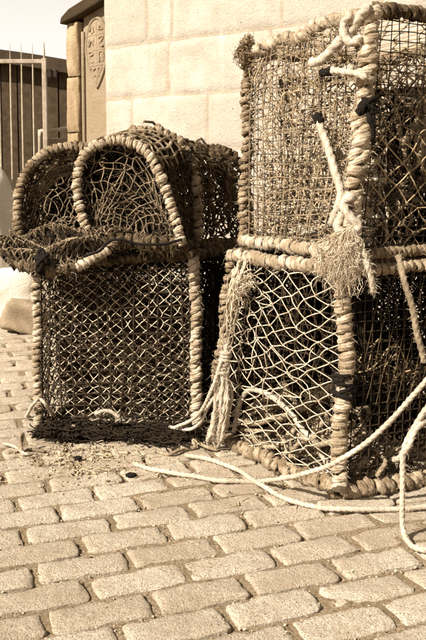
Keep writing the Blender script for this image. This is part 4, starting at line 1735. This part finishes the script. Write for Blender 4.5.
rope_thing('hanging_loop_rope', 'doubled pale rope hanging at the right edge and bending onto the setts', 'rope',
           [(0.479, 1.800, 0.295), (0.443, 1.790, 0.248), (0.417, 1.780, 0.203), (0.410, 1.770, 0.141), (0.410, 1.765, 0.076), (0.414, 1.761, 0.020), (0.419, 1.714, 0.010), (0.440, 1.691, 0.010), (0.476, 1.700, 0.010)], .0063, None, .001, 140)
rope_thing('hanging_loop_rope', 'second twist of rope at the head of the right edge loop', 'rope',
           [(0.478, 1.810, 0.256), (0.438, 1.770, 0.241), (0.422, 1.765, 0.208), (0.407, 1.790, 0.172), (0.403, 1.820, 0.157)], .0062, None, .001, 80)
rope_thing('stay_rope', 'tan rope running down the right edge between the two right pots', 'rope',
           [(0.447, 2.020, 0.593), (0.458, 1.990, 0.538), (0.472, 1.980, 0.480), (0.487, 1.980, 0.419), (0.508, 1.990, 0.339)], .0080, LAID_TAN, .001, 90)


# ------------------------------------------------------------------ dark net heap and scraps
def net_heap():
    b = MB()
    S = []
    clumps = [(rng.uniform(0, 1), rng.normal() * .022, rng.uniform(.018, .045)) for _ in range(16)]
    for k in range(620):
        s, oy, hh = clumps[rng.integers(16)]
        s = s + rng.normal() * .06
        if not 0 < s < 1.0:
            continue
        c = np.array([-.495 + .46 * s, 2.482 - .045 * s + oy * .8 + rng.normal() * .016])
        L = rng.uniform(.06, .17)
        ang = rng.normal() * .55 - .12
        t = np.linspace(-.5, .5, 14)
        p = np.stack([c[0] + t * L * math.cos(ang), c[1] + t * L * math.sin(ang), np.zeros(14)], 1)
        p += wob(14, .014, 1.6)
        p[:, 2] = np.maximum(hh * rng.uniform(.1, .8) + wob1(14, .008, 1.4), .003)
        S.append(p)
    S = np.array(S)
    b.strands(S, np.repeat(rng.uniform(.0008, .0026, len(S))[:, None], 14, 1))
    for k in range(2):
        sheet = quad_patch((-.535, 2.43 + .02 * k, .010), (-.04, 2.405, .010), (-.05, 2.50, .026), (-.53, 2.51, .026), (0, 0, .008), .012, 81 + k)
        diamond_net(b, sheet, 46, 12, .0021, .4, True, amp=.003)
    o = b.build('dark_net_heap', TWINE_BLACK)
    tag(o, 'dark matted netting spilling on the setts before the lower left pot', 'netting')


net_heap()
rope_thing('rope_scrap', 'pale rope loop standing up at the left foot of the lower left pot', 'rope',
           [(-0.602, 2.645, 0.008), (-0.540, 2.470, 0.100), (-0.519, 2.470, 0.116), (-0.496, 2.460, 0.094), (-0.502, 2.594, 0.020), (-0.550, 2.643, 0.015), (-0.597, 2.625, 0.014)], .0052, None, .001, 40)
rope_thing('rope_scrap', 'pale rope arc lying on top of the dark netting heap', 'rope',
           [(-0.349, 2.430, 0.081), (-0.325, 2.430, 0.090), (-0.301, 2.430, 0.087), (-0.278, 2.430, 0.072)], .0058, None, .001, 40)
rope_thing('rope_scrap', 'stubby pale rope end poking out from the dark netting onto the setts', 'rope',
           [(-0.427, 2.469, 0.030), (-0.407, 2.471, 0.020), (-0.384, 2.458, 0.012), (-0.374, 2.451, 0.008)], .0088, None, .001, 60)
rope_thing('rope_scrap', 'knotted bit of line lying on the setts at the left edge', 'rope',
           [(-0.577, 2.314, 0.006), (-0.552, 2.319, 0.010), (-0.540, 2.330, 0.053), (-0.546, 2.320, 0.047), (-0.536, 2.296, 0.012), (-0.520, 2.325, 0.008), (-0.479, 2.322, 0.006)], .0050, LAID_TAN, .002, 40)
rope_thing('rope_scrap', 'second pale line crossing the knotted bit at the left edge', 'rope',
           [(-0.608, 2.383, 0.006), (-0.563, 2.339, 0.012), (-0.522, 2.285, 0.010), (-0.493, 2.305, 0.006)], .0042, LAID_PALE, .002, 30)
rope_thing('rope_scrap', 'curled dark-tipped line below the foot of the right post, left pot', 'rope',
           [(-0.155, 2.314, 0.006), (-0.120, 2.283, 0.008), (-0.082, 2.325, 0.008), (-0.049, 2.345, 0.010), (-0.055, 2.377, 0.020), (-0.026, 2.348, 0.012), (0.009, 2.328, 0.010)], .0050, LAID_TAN, .002, 50)


def litter():
    b = MB()
    S = []
    for k in range(230):
        c = np.array([random.gauss(-.34, .11), random.gauss(2.27, .075), .006])
        if random.random() < .3:
            c = np.array([rnd(-.2, .35), rnd(1.92, 2.34), .004])
        a = rnd(0, 6.3)
        L = rnd(.006, .034)
        t = np.linspace(-.5, .5, 5)
        p = np.stack([c[0] + t * L * math.cos(a), c[1] + t * L * math.sin(a), np.full(5, c[2])], 1) + wob(5, .002, .6)
        p[:, 2] = np.maximum(p[:, 2], .0015)
        S.append(p)
    b.strands(np.array(S), .0011)
    tag(b.build('straw_litter', STRAW), 'bits of straw and fibre scattered on the setts before the pots', 'litter', kind='stuff')


litter()
for k, (px, py, s, lab) in enumerate((((-.375, 2.262), .0, .018, 'black tar lump on the setts below the dark netting'), ((-.215, 2.135), .0, .020, 'black flat chip lying on a sett left of the long rope end'))):
    o = rock('tar_lump', (px[0], px[1], .006), (s * 1.5, s, .012), TAPE, 70 + k, 8, 0, 2.2)
    tag(o, lab, 'debris')
